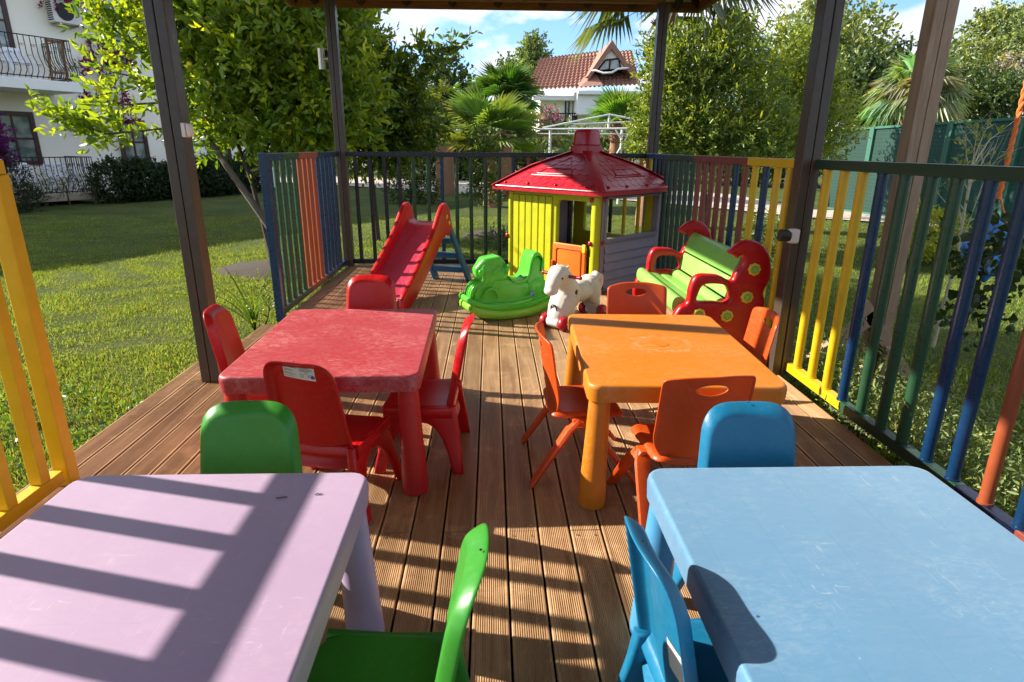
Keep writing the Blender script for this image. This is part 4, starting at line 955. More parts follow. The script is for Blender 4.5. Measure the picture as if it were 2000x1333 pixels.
em = spline([(-.022, -.032), (.022, -.032), (.024, .005), (.014, .03), (-.014, .03), (-.024, .005)], 4); em2 = [(a*.82, b*.82) for a, b in em]
me = curve_plate([em, em2], .012, .001); xf(me, Matrix.Translation((.250, 0, .17)) @ Matrix.Rotation(D(12), 4, 'Y') @ Matrix(((0, 0, 1, 0), (1, 0, 0, 0), (0, 1, 0, 0), (0, 0, 0, 1)))); obj('badge_outline', me, M['black'], t, smooth=False)
# ================================================================== HOTEL BLOCK ON THE LEFT (local X along the facade, Y into the building)
HB = thing('hotel_building', 'white rendered hotel block with brown windows and iron balconies', 'building', (-11.21, 16.41, 0), math.atan2(.87, .49))
g = G(); g.box((-16, 1.3, -.25), (8.4, 11, 5.4)); obj('wall', g, M['wall'], HB, smooth=False)
g = G(); g.box((-16.2, 1.05, 5.4), (8.6, 11.2, 5.52)); g.box((-16.35, .85, 5.522), (8.75, 11.4, 5.7)); obj('cornice', g, M['trimw'], HB, bevel=.02)
g = G(); g.raw([(-16.6, .6, 5.702), (9, .6, 5.702), (9, 11.6, 5.702), (-16.6, 11.6, 5.702), (-12, 6, 7.9), (4.5, 6, 7.9)], [(0, 1, 5, 4), (1, 2, 5), (2, 3, 4, 5), (3, 0, 4), (0, 3, 2, 1)]); obj('roof', g, M['tile'], HB, smooth=False)
def bwin(u0, u1, z0, z1, nx=2, nz=2, y=1.3):
    g = G(); f = .11
    g.box((u0, y-.05, z0), (u0+f, y+.01, z1)); g.box((u1-f, y-.05, z0), (u1, y+.01, z1)); g.box((u0+f, y-.05, z1-f), (u1-f, y+.01, z1)); g.box((u0+f, y-.05, z0), (u1-f, y+.01, z0+f))
    for i in range(1, nx): x = u0+f+(u1-u0-2*f)*i/nx; g.box((x-.025, y-.035, z0+f), (x+.025, y+.01, z1-f))
    for i in range(1, nz): z = z0+f+(z1-z0-2*f)*i/nz; g.box((u0+f, y-.033, z-.025), (u1-f, y+.01, z+.025))
    w_ = obj('window', g, M['frame'], HB, bevel=.004); g = G(); g.box((u0+f*.5, y-.012, z0+f*.5), (u1-f*.5, y-.006, z1-f*.5)); obj('pane', g, M['glass'], w_, smooth=False)
bwin(-.9, .54, .78, 2.11, 3, 2); bwin(2.68, 3.54, .76, 2.02, 2, 2); bwin(2.66, 3.42, 3.42, 4.6, 2, 3); bwin(-1.1, .47, 3.5, 5.0, 3, 2); bwin(5.6, 6.5, .76, 2.02); bwin(5.6, 6.5, 3.42, 4.6)
def balcony(zf, zt, slab, m):
    g = G(); g.box((-3.2, -.06, slab), (1.18, 1.299, zf)); obj('balcony_slab', g, m, HB, bevel=.015)
    zr = zt-zf; segs = [((-3.1, 0), (1.08, 0)), ((1.08, 0), (1.08, 1.25))]
    for (a, b) in segs:
        a = Vector(a); b = Vector(b); d = (b-a).normalized(); o_ = Vector((d.y, -d.x)); n = int((b-a).length/(.125 if a.x < 0 else .10)); g = G()
        for k in range(n+1):
            p = a+d*((b-a).length*k/n)
            prof = [(1.0, 0), (.62, .0), (.5, .02), (.38, .09), (.26, .13), (.16, .12), (.08, .05), (.05, .0), (0, 0)]
            g.tube([(p.x+o_.x*q, p.y+o_.y*q, zf+.03+(zr-.03)*h) for h, q in prof], .010, 5)
            if k % 2 == 0 and k < n:
                for zz in (.78, .32):
                    for s in (-1, 1):
                        c_ = p+d*(.06+s*.022); g.tube([(c_.x+d.x*.022*math.cos(q), c_.y+d.y*.022*math.cos(q)+o_.y*(.09 if zz < .5 else 0), zf+zr*zz+.028*math.sin(q)) for q in np.linspace(0, 5, 9)], .005, 4)
        for h, q in ((1, 0), (.04, 0)): g.tube([(a.x+o_.x*q, a.y+o_.y*q, zf+.03+(zr-.03)*h), (b.x+o_.x*q, b.y+o_.y*q, zf+.03+(zr-.03)*h)], .014, 6)
        obj('balcony_railing', g, M['iron'], HB)
balcony(2.82, 3.80, 2.58, M['trimw']); balcony(.06, .99, -.1, M['terrace'])
def local(o, p): return (Matrix.Translation(o.location) @ o.rotation_euler.to_matrix().to_4x4()) @ Vector(p)
def acunit(u, z, label):
    t = thing('air_conditioner', label, 'air conditioner', local(HB, (u, 1.3, z)), HB.rotation_euler.z, 'air conditioners on the hotel wall')
    g = G(); g.box((-.36, -.36, 0), (.36, -.06, .55)); obj('casing', g, M['lightplastic'], t, bevel=.02)
    g = G(); g.lathe([(.215, -.375), (.215, -.361), (.2, -.361)], (-.06, 0, .28), 26, 'y'); obj('fan_grille', g, M['iron'], t)
    g = G()
    for i in range(9): g.box((-.368, -.33, .05+.05*i), (-.361, -.10, .075+.05*i))
    obj('side_vent', g, M['iron'], t, smooth=False)
    g = G(); 
    for x in (-.25, .22): g.box((x, -.38, -.05), (x+.04, 0, -.005))
    g.box((-.3, -.1, -.048), (.3, -.07, -.008)); obj('bracket', g, M['steel'], t, smooth=False)
acunit(1.72, 4.36, 'white air conditioner high on the hotel wall above the balcony'); acunit(1.70, 1.88, 'white air conditioner low on the hotel wall behind lemon leaves')
def patio_chair(u, y, z, rz, label):
    t = thing('patio_chair', label, 'chair', local(HB, (u, y, z)), HB.rotation_euler.z+rz, 'white plastic chairs on the hotel balconies')
    me = curve_plate([round_poly([(-.22, .40), (.22, .40), (.26, .80), (-.26, .80)], [.04, .04, .13, .13])]+[rrect(-.15+.08*i, .5, -.11+.08*i, .72, .012, 2) for i in range(4)], .03, .004); xf(me, Matrix.Translation((0, -.2, 0)) @ Matrix.Rotation(D(10), 4, 'X') @ MXZ); obj('backrest', me, M['chairw'], t, ang=50)
    g = G(); g.box((-.24, -.2, .39), (.24, .24, .42)); obj('seat', g, M['chairw'], t, bevel=.012)
    for sx in (-1, 1):
        g = G(); g.tube([(sx*.25, -.22, .62), (sx*.29, 0, .64), (sx*.28, .22, .60), (sx*.27, .24, .4)], .025, 8, flat=(1.2, .5)); obj('armrest', g, M['chairw'], t)
        for sy in (-1, 1): g = G(); g.tube([(sx*.22, sy*.2, .4), (sx*.27, sy*.26, 0)], [.035, .026], 8); obj('leg', g, M['chairw'], t)
patio_chair(-.05, .65, .06, D(200), 'white plastic chair on the terrace nearer the purple shrub'); patio_chair(.62, .75, .06, D(170), 'white plastic chair on the terrace under the lower window edge')
patio_chair(-.35, .65, 2.82, D(190), 'white plastic chair at the left of the upper balcony'); patio_chair(.25, .75, 2.82, D(175), 'white plastic chair beside the folded wooden chair on the upper balcony')
t = thing('folding_chair', 'brown wooden chair standing folded on the upper balcony', 'chair', local(HB, (.86, .3, 2.82)), HB.rotation_euler.z)
for x in (-.2, .16): g = G(); g.box((x, -.04, 0), (x+.05, 0, 1.02), Matrix.Rotation(D(4), 3, 'X')); obj('leg', g, M['fascia'], t, smooth=False)
g = G(); g.box((-.149, -.035, .93), (.159, .0, 1.0)); obj('backrest', g, M['fascia'], t, smooth=False); g = G(); g.box((-.149, -.03, .2), (.159, .02, .26)); obj('stretcher', g, M['fascia'], t, smooth=False)
# ---- bougainvillea
def climber(name, label, lobes, stems, n, nb, base, g1, g2, b1, b2, group=None, ls=.06, bs=.07):
    b = Vector(base); t = thing(name, label, 'bougainvillea', b, 0, group); Lc = [(l[0]-b.x, l[1]-b.y, l[2]-b.z)+tuple(l[3:]) for l in lobes]
    g = G()
    for s in stems: g.tube([Vector(p)-b for p in s], [.035]+[.022]*(len(s)-2)+[.008], 6)
    obj('stem', g, M['bark2'], t); crown('foliage', Lc, n, 7, ls, g1, g2, t, mat=M['leaf2'], surf=.2, twig=.18, width=.55)
    crown('blossom', Lc, nb, 8, bs, b1, b2, t, mat=M['petal'], surf=.6, twig=.14, width=.8, ytip=0); return t
def W_(u, y, z): p = local(HB, (u, y, z)); return (p.x, p.y, p.z)
def lob(u, y, z, r): return W_(u, y, z)+r
climber('bougainvillea', 'climbing bougainvillea with purple sprays on the hotel wall', [lob(2.35, 1.15, 4.9, (.55, .35, .3)), lob(2.0, 1.1, 5.2, (.6, .3, .25)), lob(1.4, 1.0, 4.85, (.35, .25, .12)), lob(2.45, 1.1, 3.6, (.35, .25, .4)), lob(3.0, 1.1, 3.7, (.4, .3, .3)), lob(2.0, 1.05, 3.35, (.35, .25, .12)), lob(2.6, 1.1, 2.6, (.35, .25, .35)), lob(1.9, 1.0, 2.55, (.4, .2, .07)), lob(3.0, 1.1, 2.2, (.3, .2, .2))],
        [[W_(2.75, 1.15, -.2), W_(2.62, 1.1, 1), W_(2.6, 1.2, 2.2), W_(2.4, 1.2, 3.4), W_(2.2, 1.2, 4.4), W_(2.0, 1.1, 5.2)], [W_(2.95, 1.15, -.2), W_(2.7, 1.1, 1.1), W_(2.9, 1.2, 2.2), W_(3, 1.1, 3.6)], [W_(2.6, 1.2, 2.4), W_(2.0, 1.05, 2.6), W_(1.6, 1.0, 2.5)]], 230, 230, W_(2.8, 1.1, -.2), (.03, .05, .015), (.06, .10, .03), (.16, .015, .09), (.34, .03, .22), bs=.095)
climber('bougainvillea', 'dense purple bougainvillea bush at the left edge before the terrace', [lob(-1.75, -.6, 1.5, (.65, .6, .75)), lob(-1.5, -.5, 1.1, (.5, .5, .5)), lob(-1.8, -.6, 2.5, (.25, .25, .35))], [[W_(-1.6, -.5, -.2), W_(-1.7, -.5, .8), W_(-1.8, -.6, 2)]], 500, 800, W_(-1.6, -.5, -.2), (.03, .05, .015), (.06, .09, .03), (.11, .01, .17), (.22, .03, .32))
climber('bougainvillea', 'pink flowering bougainvillea beside the tiled house', [tuple(at(1068, 232, 26))+(.55, .4, .4), tuple(at(1075, 250, 26))+(.5, .4, .5)], [[at(1068, 330, 26), at(1070, 240, 26)]], 120, 200, at(1068, 345, 26), (.03, .06, .015), (.08, .13, .03), (.25, .05, .2), (.45, .14, .4), ls=.1, bs=.07)
# ---- shrubs and hedges
def shrub(name, label, base, lobes, n, per, s, c1, c2, cat='shrub', r0=.03, **k): return tree(name, label, base, lobes, n, per, s, c1, c2, r0=r0, cat=cat, nb=k.pop('nb', 5), tw=1, **k)
def hedge(label, pts, w_, h, n, c1, c2, s=.05):
    b = Vector(pts[0]); t = thing('hedge', label, 'hedge', b); lb = []
    for i in range(len(pts)-1):
        p, q = Vector(pts[i]), Vector(pts[i+1]); k = max(2, int((q-p).length/.45))
        for j in range(k): c_ = p.lerp(q, (j+.5)/k)-b; lb.append((c_.x+random.uniform(-.06,.06), c_.y, c_.z+h*.52, w_, w_, h*.54*random.uniform(.93, 1.06)))
    g = G()
    for l in lb: g.tube([(l[0], l[1], 0), (l[0]+.1, l[1], l[2])], .03, 5)
    obj('stem', g, M['bark'], t); crown('foliage', lb, n, 8, s, c1, c2, t, mat=M['leaf2'], surf=.7, twig=.12, width=.6, ytip=.1); return t
hedge('dark clipped hedge under the hotel windows', [W_(1.15, -.4, -.2), W_(3.3, -.5, -.2), W_(5.4, -.3, -.2), W_(6.2, -.1, -.2)], .55, 1.0, 6500, (.014, .032, .009), (.035, .065, .018), .075)
for i, (u, h, lb_) in enumerate(((-.6, .5, 'thin leggy shrub in front of the left end of the terrace'), (.1, .6, 'thin leggy shrub in front of the middle of the terrace'), (.75, .55, 'thin leggy shrub at the right end of the terrace by the hedge'))):
    b = W_(u, -.45, -.2); shrub('leggy_shrub', lb_, b, [(b[0], b[1], b[2]+h*.85, .35, .3, .2)], 45, 6, .07, (.03, .05, .015), (.07, .10, .04), r0=.02, group='leggy shrubs before the terrace', nb=8, mat=M['leaf2'])
b = W_(-1.5, -.9, -.2); shrub('dark_bush', 'dark rounded bush below the purple bougainvillea', b, [(b[0], b[1], .35, .6, .6, .6), (b[0]+.2, b[1]-.1, .1, .6, .6, .35)], 900, 8, .06, (.012, .022, .008), (.03, .05, .015), mat=M['leaf2'], surf=.7, twig=.12)
# ---- near citrus trees
YG, DG = (.32, .42, .04), (.08, .18, .02)
b = (-2.82, 7.95, -.2); lobes = [(-3.45, 8.8, 2.45, .85, .95, .8), (-4.2, 8.9, 3.2, .55, .8, .6), (-3.2, 8.9, 3.1, 1.0, .95, 1.0), (-2.5, 9.1, 2.4, .95, .9, .9), (-3.15, 8.9, 1.75, 1.0, .8, .6), (-2.6, 8.7, 1.6, .8, .5, .4), (-3.9, 9.0, 3.9, 1.1, .9, .7), (-2.4, 9.3, 3.4, .8, .8, .8), (-2.2, 9.2, 1.75, .7, .7, .5), (-4.35, 8.7, 3.8, .45, .5, .4)]
def spray(pts, n, j=.08):
    P = spline([tuple(p) for p in pts], 8, False); A = np.array(P); dd = np.gradient(A, axis=0); i = RS.randint(0, len(A), n); return A[i]+RS.normal(size=(n, 3))*j, dd[i]/np.linalg.norm(dd[i], axis=1, keepdims=True)+RS.normal(size=(n, 3))*.5
sp = [[at(330, 250, 8.3), at(260, 258, 8.1), at(205, 262, 8.0), at(165, 245, 7.9), at(140, 232, 7.9)], [at(330, 200, 8.3), at(250, 205, 8.1), at(210, 198, 8), at(180, 192, 7.9)], [at(340, 120, 8.4), at(270, 100, 8.2), at(215, 50, 8.1), at(180, 5, 8)], [at(330, 180, 8.4), at(260, 150, 8.2), at(215, 140, 8.1)], [at(330, 60, 8.4), at(260, 40, 8.2), at(240, 15, 8.1)]]
ex = [spray(s, (46, 18, 34, 12)[i] if i < 4 else 18, .08 if i != 2 else .12) for i, s in enumerate(sp)]; ex = (np.vstack([e[0] for e in ex]), np.vstack([e[1] for e in ex]))
t = tree('lemon_tree', 'sunlit lemon tree with big yellow-green leaves by the left post', b, lobes, 3700, 8, .155, DG, YG, r0=.03, extra=ex, trunk_top=(-3.5, 8.6, 1.9), nb=14, tw=2, surf=.35, twig=.32, width=.40)
g = G()
for s in sp: P = [Vector(p)-Vector(b) for p in s]; g.tube([P[0]+(Vector((-3.6, 8.7, 2.0))-Vector(b)-P[0])*.8]+P, [.03]+[.014]*(len(P)-1)+[.005], 6)
g.tube([(.0, 0, .5), (-.5, .2, 1.2), (-.9, .5, 1.7)], [.05, .04, .03], 8); obj('branch', g, M['bark2'], t)
fr = bpy.data.meshes.new('x')
for i, (px, py) in enumerate(((370, 128), (405, 165))):
    g = G(); p = at(px, py, 8.0)-Vector(b); g.ball(p, (.035, .035, .042), 10, 8); obj('lemon', g, M['yel'], t)
b = (-1.9, 10.3, -.2); lobes = [(-2.7, 10.6, 2.6, .85, .9, .8), (-2.0, 10.6, 2.2, .75, .8, .7), (-2.6, 10.7, 3.1, .7, .8, .5), (-1.7, 10.7, 1.6, .65, .7, .5), (-1.6, 10.6, 2.25, .45, .5, .35), (-2.8, 10.7, 1.7, .7, .7, .6), (-1.9, 10.7, 1.3, .6, .6, .4), (-1.2, 10.6, 1.65, .4, .4, .28)]
e1 = spray([at(800, 160, 10.4), at(840, 110, 10.3), at(880, 100, 10.3)], 34, .09); e2 = spray([at(830, 130, 10.4), at(822, 105, 10.3), at(815, 92, 10.3)], 20, .08)
tree('lemon_tree', 'dark green lemon tree behind the back left corner of the deck', b, lobes, 2300, 8, .14, (.035, .08, .012), (.18, .25, .03), r0=.045, nb=12, tw=2, surf=.35, twig=.3, extra=(np.vstack([e1[0], e2[0]]), np.vstack([e1[1], e2[1]])))
b = tuple(at(1385, 360, 10.8)); b = (b[0], b[1], -.2)
def L_(px, py, D_, rx, rz): p = at(px, py, D_); return (p.x, p.y, p.z, rx, rx*.9, rz)
tree('citrus_tree', 'leafy citrus tree behind the railing at the back right post', b, [L_(1370, 130, 11, .65, .6), L_(1330, 190, 11, .6, .7), L_(1430, 190, 11, .75, .75), L_(1350, 260, 10.8, .75, .55), L_(1450, 265, 10.8, .8, .5), L_(1300, 130, 11, .4, .5), L_(1435, 100, 11, .35, .5), L_(1520, 270, 10.9, .5, .45), L_(1290, 235, 10.7, .4, .6), L_(1270, 280, 10.7, .35, .35)], 3200, 8, .115, (.05, .10, .018), (.26, .34, .06), r0=.05, nb=12, tw=2, surf=.35, twig=.25, up=.6, width=.33)
b = at(1540, 350, 14); tree('citrus_tree', 'bright yellow-green tree left of the right gazebo post', (b.x, b.y, -.2), [L_(1530, 130, 14, .9, .8), L_(1560, 190, 14, .95, .8), L_(1500, 180, 14, .8, .7), L_(1545, 260, 14, .9, .6), L_(1610, 250, 14, .7, .8)], 2100, 8, .13, (.08, .13, .02), (.30, .38, .07), r0=.07, surf=.4, twig=.28, up=.7, width=.33)
# ---- palms
palm('fan palm with a straight trunk and small crown left of centre', at(870, 372, 21), 218, .75, 24, .4, .26, (.10, .16, .04))
palm('tall dark fan palm behind the low wide one', at(985, 370, 21), 195, .98, 26, .5, .26, (.06, .13, .025), zmin=-.2, droop=.08)
palm('low wide fan palm with pale fronds left of the playhouse roof', at(962, 385, 16.5), 268, .98, 26, .65, .20, (.14, .20, .05), zmin=-.3, zmax=1.0, droop=.05)
palm('small fan palm behind the playhouse chimney', at(1080, 380, 20), 272, .45, 18, .35, .13, (.13, .19, .05), zmin=-.9)
palm('bushy fan palm in front of the tiled house', at(1197, 385, 19), 240, .85, 20, .4, .18, (.12, .23, .04), zmin=.1, zmax=1.3, droop=.05)
palm('tall shaggy fan palm with drooping fronds behind the back right post', at(1262, 415, 12.5), -15, 1.15, 27, 1.0, .17, (.09, .14, .05), zmin=-.4, droop=.22, shag=.45, lean=(.15, .1), nb=30)
palm('large grey-green fan palm behind the green fence', at(1763, 330, 17), 190, .95, 36, .6, .24, (.20, .28, .12), zmin=-.35)
palm('fan palm with brown trunk at the far left beyond the hedge', at(410, 352, 26), 190, 1.3, 20, .6, .32, (.08, .13, .03)); palm('fan palm with brown trunk behind the lemon tree', at(598, 352, 27), 190, 1.4, 20, .6, .30, (.08, .13, .03))
# ---- tiled house far behind
def house():
    H0 = at(1040, 300, 40); t = thing('tiled_house', 'white house with red tiled roof and gabled dormer behind the palms', 'building', (0, 0, 0)); Y = 40.
    def P(px, py, y): return tuple(at(px, py, y))
    zb = -.2; g = G()
    x0, x1 = at(1055, 200, Y).x, at(1268, 200, Y).x; zt = at(1150, 178, Y).z-.35
    g.box((x0, Y, zb), (x1, Y+9, zt)); obj('wall', g, M['wall'], t, smooth=False)
    g = G(); xl = at(1120, 200, Y).x; g.box((xl, Y-1.6, zt-1.1), (x1, Y-.002, zt)); g.box((x0-.5, Y-.8, zt-.25), (xl-.002, Y-.002, zt)); g.box((xl, Y-1.9, zt+.002), (x1+.3, Y-.01, zt+.22)); obj('cornice', g, M['trimw'], t, bevel=.03)
    g = G(); g.box((at(1113, 200, Y-1.5).x, Y-1.5, zb), (at(1117, 200, Y-1.5).x, Y-1.4, zt-1.1)); obj('pillar', g, M['trimw'], t, smooth=False)
    def win(px0, px1, py0, py1, y):
        a = at(px0, py1, y); b_ = at(px1, py0, y); g = G(); g.box((a.x, y-.06, a.z), (b_.x, y-.01, b_.z)); w_ = obj('window', g, M['frame'], t, smooth=False); g = G(); g.box((a.x+.1, y-.075, a.z+.1), (b_.x-.1, y-.065, b_.z-.1)); obj('pane', g, M['glass'], w_, smooth=False)
    win(1102, 1113, 194, 240, Y); win(1117, 1127, 194, 240, Y); win(1160, 1180, 205, 235, Y); win(1075, 1090, 270, 295, Y)
    g = G()
    for i in range(13):
        a = at(1073+i*4.5, 222, Y-1.5); g.tube([(a.x, Y-1.5, at(1100, 238, Y-1.5).z), (a.x, Y-1.5, a.z)], .025, 4)
    g.tube([at(1073, 222, Y-1.5), at(1128, 222, Y-1.5)], .035, 4); g.tube([at(1073, 238, Y-1.5), at(1128, 238, Y-1.5)], .035, 4); obj('balcony_railing', g, M['iron'], t)
    # roof: front slope quads with tile ribs
    def slope(A, B_, C_, D_, nx, nz, nm='roof'):
        """A,B eave left/right, C,D ridge right/left; S-tile relief as real waves"""
        A, B_, C_, D_ = map(Vector, (A, B_, C_, D_)); nrm = (B_-A).cross(D_-A).normalized(); nrm = -nrm if nrm.z < 0 else nrm
        g = G(); V = []; mx_ = nx*4
        for j in range(nz*2+1):
            v = (j//2+(j % 2)*.96)/nz if j < nz*2 else 1.0
            for i in range(mx_+1):
                u = i/mx_; p = A.lerp(B_, u).lerp(D_.lerp(C_, u), min(v, 1)); V.append(p+nrm*(.05*math.sin(2*PI*u*nx)+(.07 if j % 2 == 0 else .0)))
        n = mx_+1; g.raw(V, [(j*n+i, j*n+i+1, (j+1)*n+i+1, (j+1)*n+i) for j in range(nz*2) for i in range(mx_)]); return obj(nm, g, M['tile'], t, smooth=False)
    R1, R2 = P(1055, 116, Y+3.2), P(1190, 98, Y+3.2)
    slope(P(1028, 178, Y-1), P(1250, 168, Y-1.9), P(1235, 100, Y+3.2), R1, 26, 12)
    slope(P(1050, 160, Y+.6), P(1190, 150, Y+.6), P(1178, 101, Y+3.3), P(1056, 116, Y+3.3), 18, 7)
    # dormer gable
    a, b_, c_ = at(1155, 138, Y-1.2), at(1228, 132, Y-1.2), at(1194, 84, Y-1.2); back = Vector((0, 5, 0))
    g = G(); g.raw([a, b_, c_, a+back, b_+back, c_+back], [(0, 1, 2), (0, 2, 5, 3), (1, 4, 5, 2)]); dm = obj('dormer', g, M['wall'], t, smooth=False)
    for p, q in ((a, c_), (b_, c_)):
        g = G(); e = (p-q).normalized()*.4; up_ = Vector((0, 0, .12)); g.raw([p+e+Vector((0, -.25, 0)), q+Vector((0, -.25, 0))+up_, q+back+up_, p+e+back, p+e+Vector((0, -.25, -.3)), q+Vector((0, -.25, -.35)), q+back+Vector((0, 0, -.35)), p+e+back+Vector((0, 0, -.3))], [(0,1,2,3),(4,7,6,5),(0,4,5,1),(3,2,6,7)]); obj('dormer_roof', g, M['tile'], t, smooth=False)
    g = G(); m1, m2, m3 = at(1168, 137, Y-1.25), at(1212, 134, Y-1.25), at(1194, 108, Y-1.25); m4 = at(1178, 122, Y-1.25); g.raw([m1, m2, at(1208, 115, Y-1.25), m4.lerp(m3, .3)], [(0, 1, 2, 3)]); obj('dormer_window', g, M['glass'], t, smooth=False)
    for p, q in ((m1, m4.lerp(m3, .3)), (m2, at(1208, 115, Y-1.25)), (at(1190, 136, Y-1.27), at(1192, 116, Y-1.27)), (m4.lerp(m3, .3), at(1208, 115, Y-1.25))): g = G(); g.tube([p, q], .05, 4); obj('window_bar', g, M['frame'], t, smooth=False)
    g = G(); g.tube([at(1155, 139, Y-1.4), at(1163, 138, Y-1.5), at(1178, 143, Y-1.6), at(1195, 142, Y-1.6), at(1207, 135, Y-1.5), at(1228, 133, Y-1.4)], .06, 5); obj('dormer_sill', g, M['trimw'], t)
    for A_, B2, T_ in ((P(1133, 170, Y-2), P(1178, 167, Y-2), P(1163, 143, Y-.6)),):
        g = G(); bk = Vector((0, 2.5, .6)); A_, B2, T_ = map(Vector, (A_, B2, T_)); g.raw([A_, B2, T_, T_+bk, A_+bk, B2+bk], [(0, 1, 2), (0, 2, 3, 4), (1, 5, 3, 2)]); obj('small_gable', g, M['tile'], t, smooth=False)
house()
hs = thing('white_house', 'pale house wall glimpsed below the lemon tree crowns', 'building', tuple(at(620, 330, 44)))
g = G(); g.box((-11, 0, -1.2), (3, 8, 4.4)); obj('wall', g, M['wall'], hs, smooth=False); g = G(); g.raw([(-11.5, -.6, 4.4), (3.5, -.6, 4.4), (3.5, 8.6, 4.4), (-11.5, 8.6, 4.4), (-7, 4, 6.4), (-1, 4, 6.4)], [(0,1,5,4),(1,2,5),(2,3,4,5),(3,0,4),(0,3,2,1)]); obj('roof', g, M['tile'], hs, smooth=False)
for x in (-8, -4.5, -1): g = G(); g.box((x, -.05, .6), (x+1.2, -.005, 2.4)); obj('window', g, M['frame'], hs, smooth=False)
# ---- white tube pergola
t = thing('pergola', 'white tubular metal pergola frame between house and green fence', 'pergola', (0, 0, 0), 0)
def bar(pts, r, nm, m='whitemetal', tt=None): g = G(); g.tube(pts, r*.75, 8); return obj(nm, g, M[m], tt or t)
Yp = 17.5
bar([at(1045, 253, Yp), at(1310, 251, Yp-.5), at(1600, 246, Yp-1.2), at(1672, 247, Yp-1.6)], .035, 'beam'); bar([at(1045, 262, Yp+1), at(1310, 262, Yp+1)], .025, 'beam'); bar([at(1060, 250, Yp), at(1190, 224, Yp), at(1300, 245, Yp)], .028, 'rafter')
bar([at(1120, 243, Yp-.02), at(1240, 238, Yp-.02)], .026, 'rafter'); bar([at(1190, 224, Yp), at(1188, 252, Yp)], .035, 'post'); bar([at(1200, 250, Yp), at(1230, 300, Yp)], .025, 'brace'); bar([at(1235, 250, Yp), at(1205, 300, Yp)], .025, 'brace')
for px in (1075, 1215): p = at(px, 252, Yp); bar([p, (p.x, p.y, -.2)], .045, 'post')
p = at(1668, 248, 16); bar([p, (p.x, p.y, -.2)], .06, 'post'); bar([at(1618, 238, 16.2), p], .03, 'rafter'); bar([at(1638, 256, 16), (p.x, p.y, p.z-.5)], .03, 'brace'); bar([at(1652, 254, 16), (p.x, p.y, p.z-.35)], .025, 'brace'); bar([at(1600, 258, 17), at(1670, 252, 16)], .03, 'beam')
# ---- green mesh fence, a thing per gate-like panel
def meshmat():
    m, nt, b, o = new_mat('fence_netting'); v = ocoord(nt); c = mixc(nt, noise(nt, 1.2, 4, .6, v), (.010, .045, .035), (.035, .11, .085))
    sx = N(nt, 'ShaderNodeSeparateXYZ'); nt.links.new(v, sx.inputs[0])
    a = ramp(nt, math_(nt, 'FRACT', math_(nt, 'MULTIPLY', sx.outputs[0], 12)), [(.16, 1.), (.2, 0.)]); d = ramp(nt, math_(nt, 'FRACT', math_(nt, 'MULTIPLY', sx.outputs[2], 12)), [(.16, 1.), (.2, 0.)])
    c = mixc(nt, math_(nt, 'MAXIMUM', a, d), c, (.015, .05, .04)); nt.links.new(c, b.inputs['Base Color']); b.inputs['Roughness'].default_value = .8
    t_ = N(nt, 'ShaderNodeBsdfTranslucent'); nt.links.new(c, t_.inputs[0]); ms = N(nt, 'ShaderNodeMixShader'); ms.inputs[0].default_value = .35; nt.links.new(b.outputs[0], ms.inputs[1]); nt.links.new(t_.outputs[0], ms.inputs[2]); nt.links.new(ms.outputs[0], o.inputs[0]); return m
M['net'] = meshmat()
def fpanel(p, q, h0, h1, label):
    p = Vector((p[0], p[1], -.2)); q = Vector((q[0], q[1], -.2)); d = q-p; L0 = d.length; t = thing('fence_panel', label, 'fence', p, math.atan2(d.y, d.x), 'green mesh fence panels on the right')
    r = .035
    for x in (r, L0-r): g = G(); g.box((x-r, -.035, 0), (x+r, .035, h0 if x < L0/2 else h1)); obj('post', g, M['gfence'], t, bevel=.004)
    for a in (.0, .52, .965):
        z0, z1 = h0*a+.03, h1*a+.03; g = G(); g.raw([(2*r, -.02, z0), (L0-2*r, -.02, z1), (L0-2*r, .02, z1), (2*r, .02, z0), (2*r, -.02, z0+.05), (L0-2*r, -.02, z1+.05), (L0-2*r, .02, z1+.05), (2*r, .02, z0+.05)], [(0,3,2,1),(4,5,6,7),(0,1,5,4),(1,2,6,5),(2,3,7,6),(3,0,4,7)]); obj('frame_bar', g, M['gfence'], t)
    g = G(); g.raw([(2*r, .022, .05), (L0-2*r, .022, .05), (L0-2*r, .022, h1-.03), (2*r, .022, h0-.03)], [(0, 1, 2, 3)]); obj('netting', g, M['net'], t, smooth=False)
fp = [(8.75, 16.2), (9.0, 14.9), (9.15, 13.8), (9.3, 12.75), (9.45, 11.2), (9.4, 9.8), (9.3, 8.7), (9.2, 7.2), (9.1, 5.6)]
fl = ['green mesh fence panel behind the white pergola post', 'green mesh fence gate beside the white pergola post', 'green mesh fence gate left of the wooden swing post', 'green mesh fence panel behind the wooden swing post', 'green mesh fence panel right of the wooden swing post', 'green mesh fence panel behind the bare sapling', 'green mesh fence panel behind the orange rope', 'green mesh fence panel at the right edge of the photo']
for i in range(8): fpanel(fp[i], fp[i+1], 2.0+.02*i, 2.02+.02*i, fl[i])
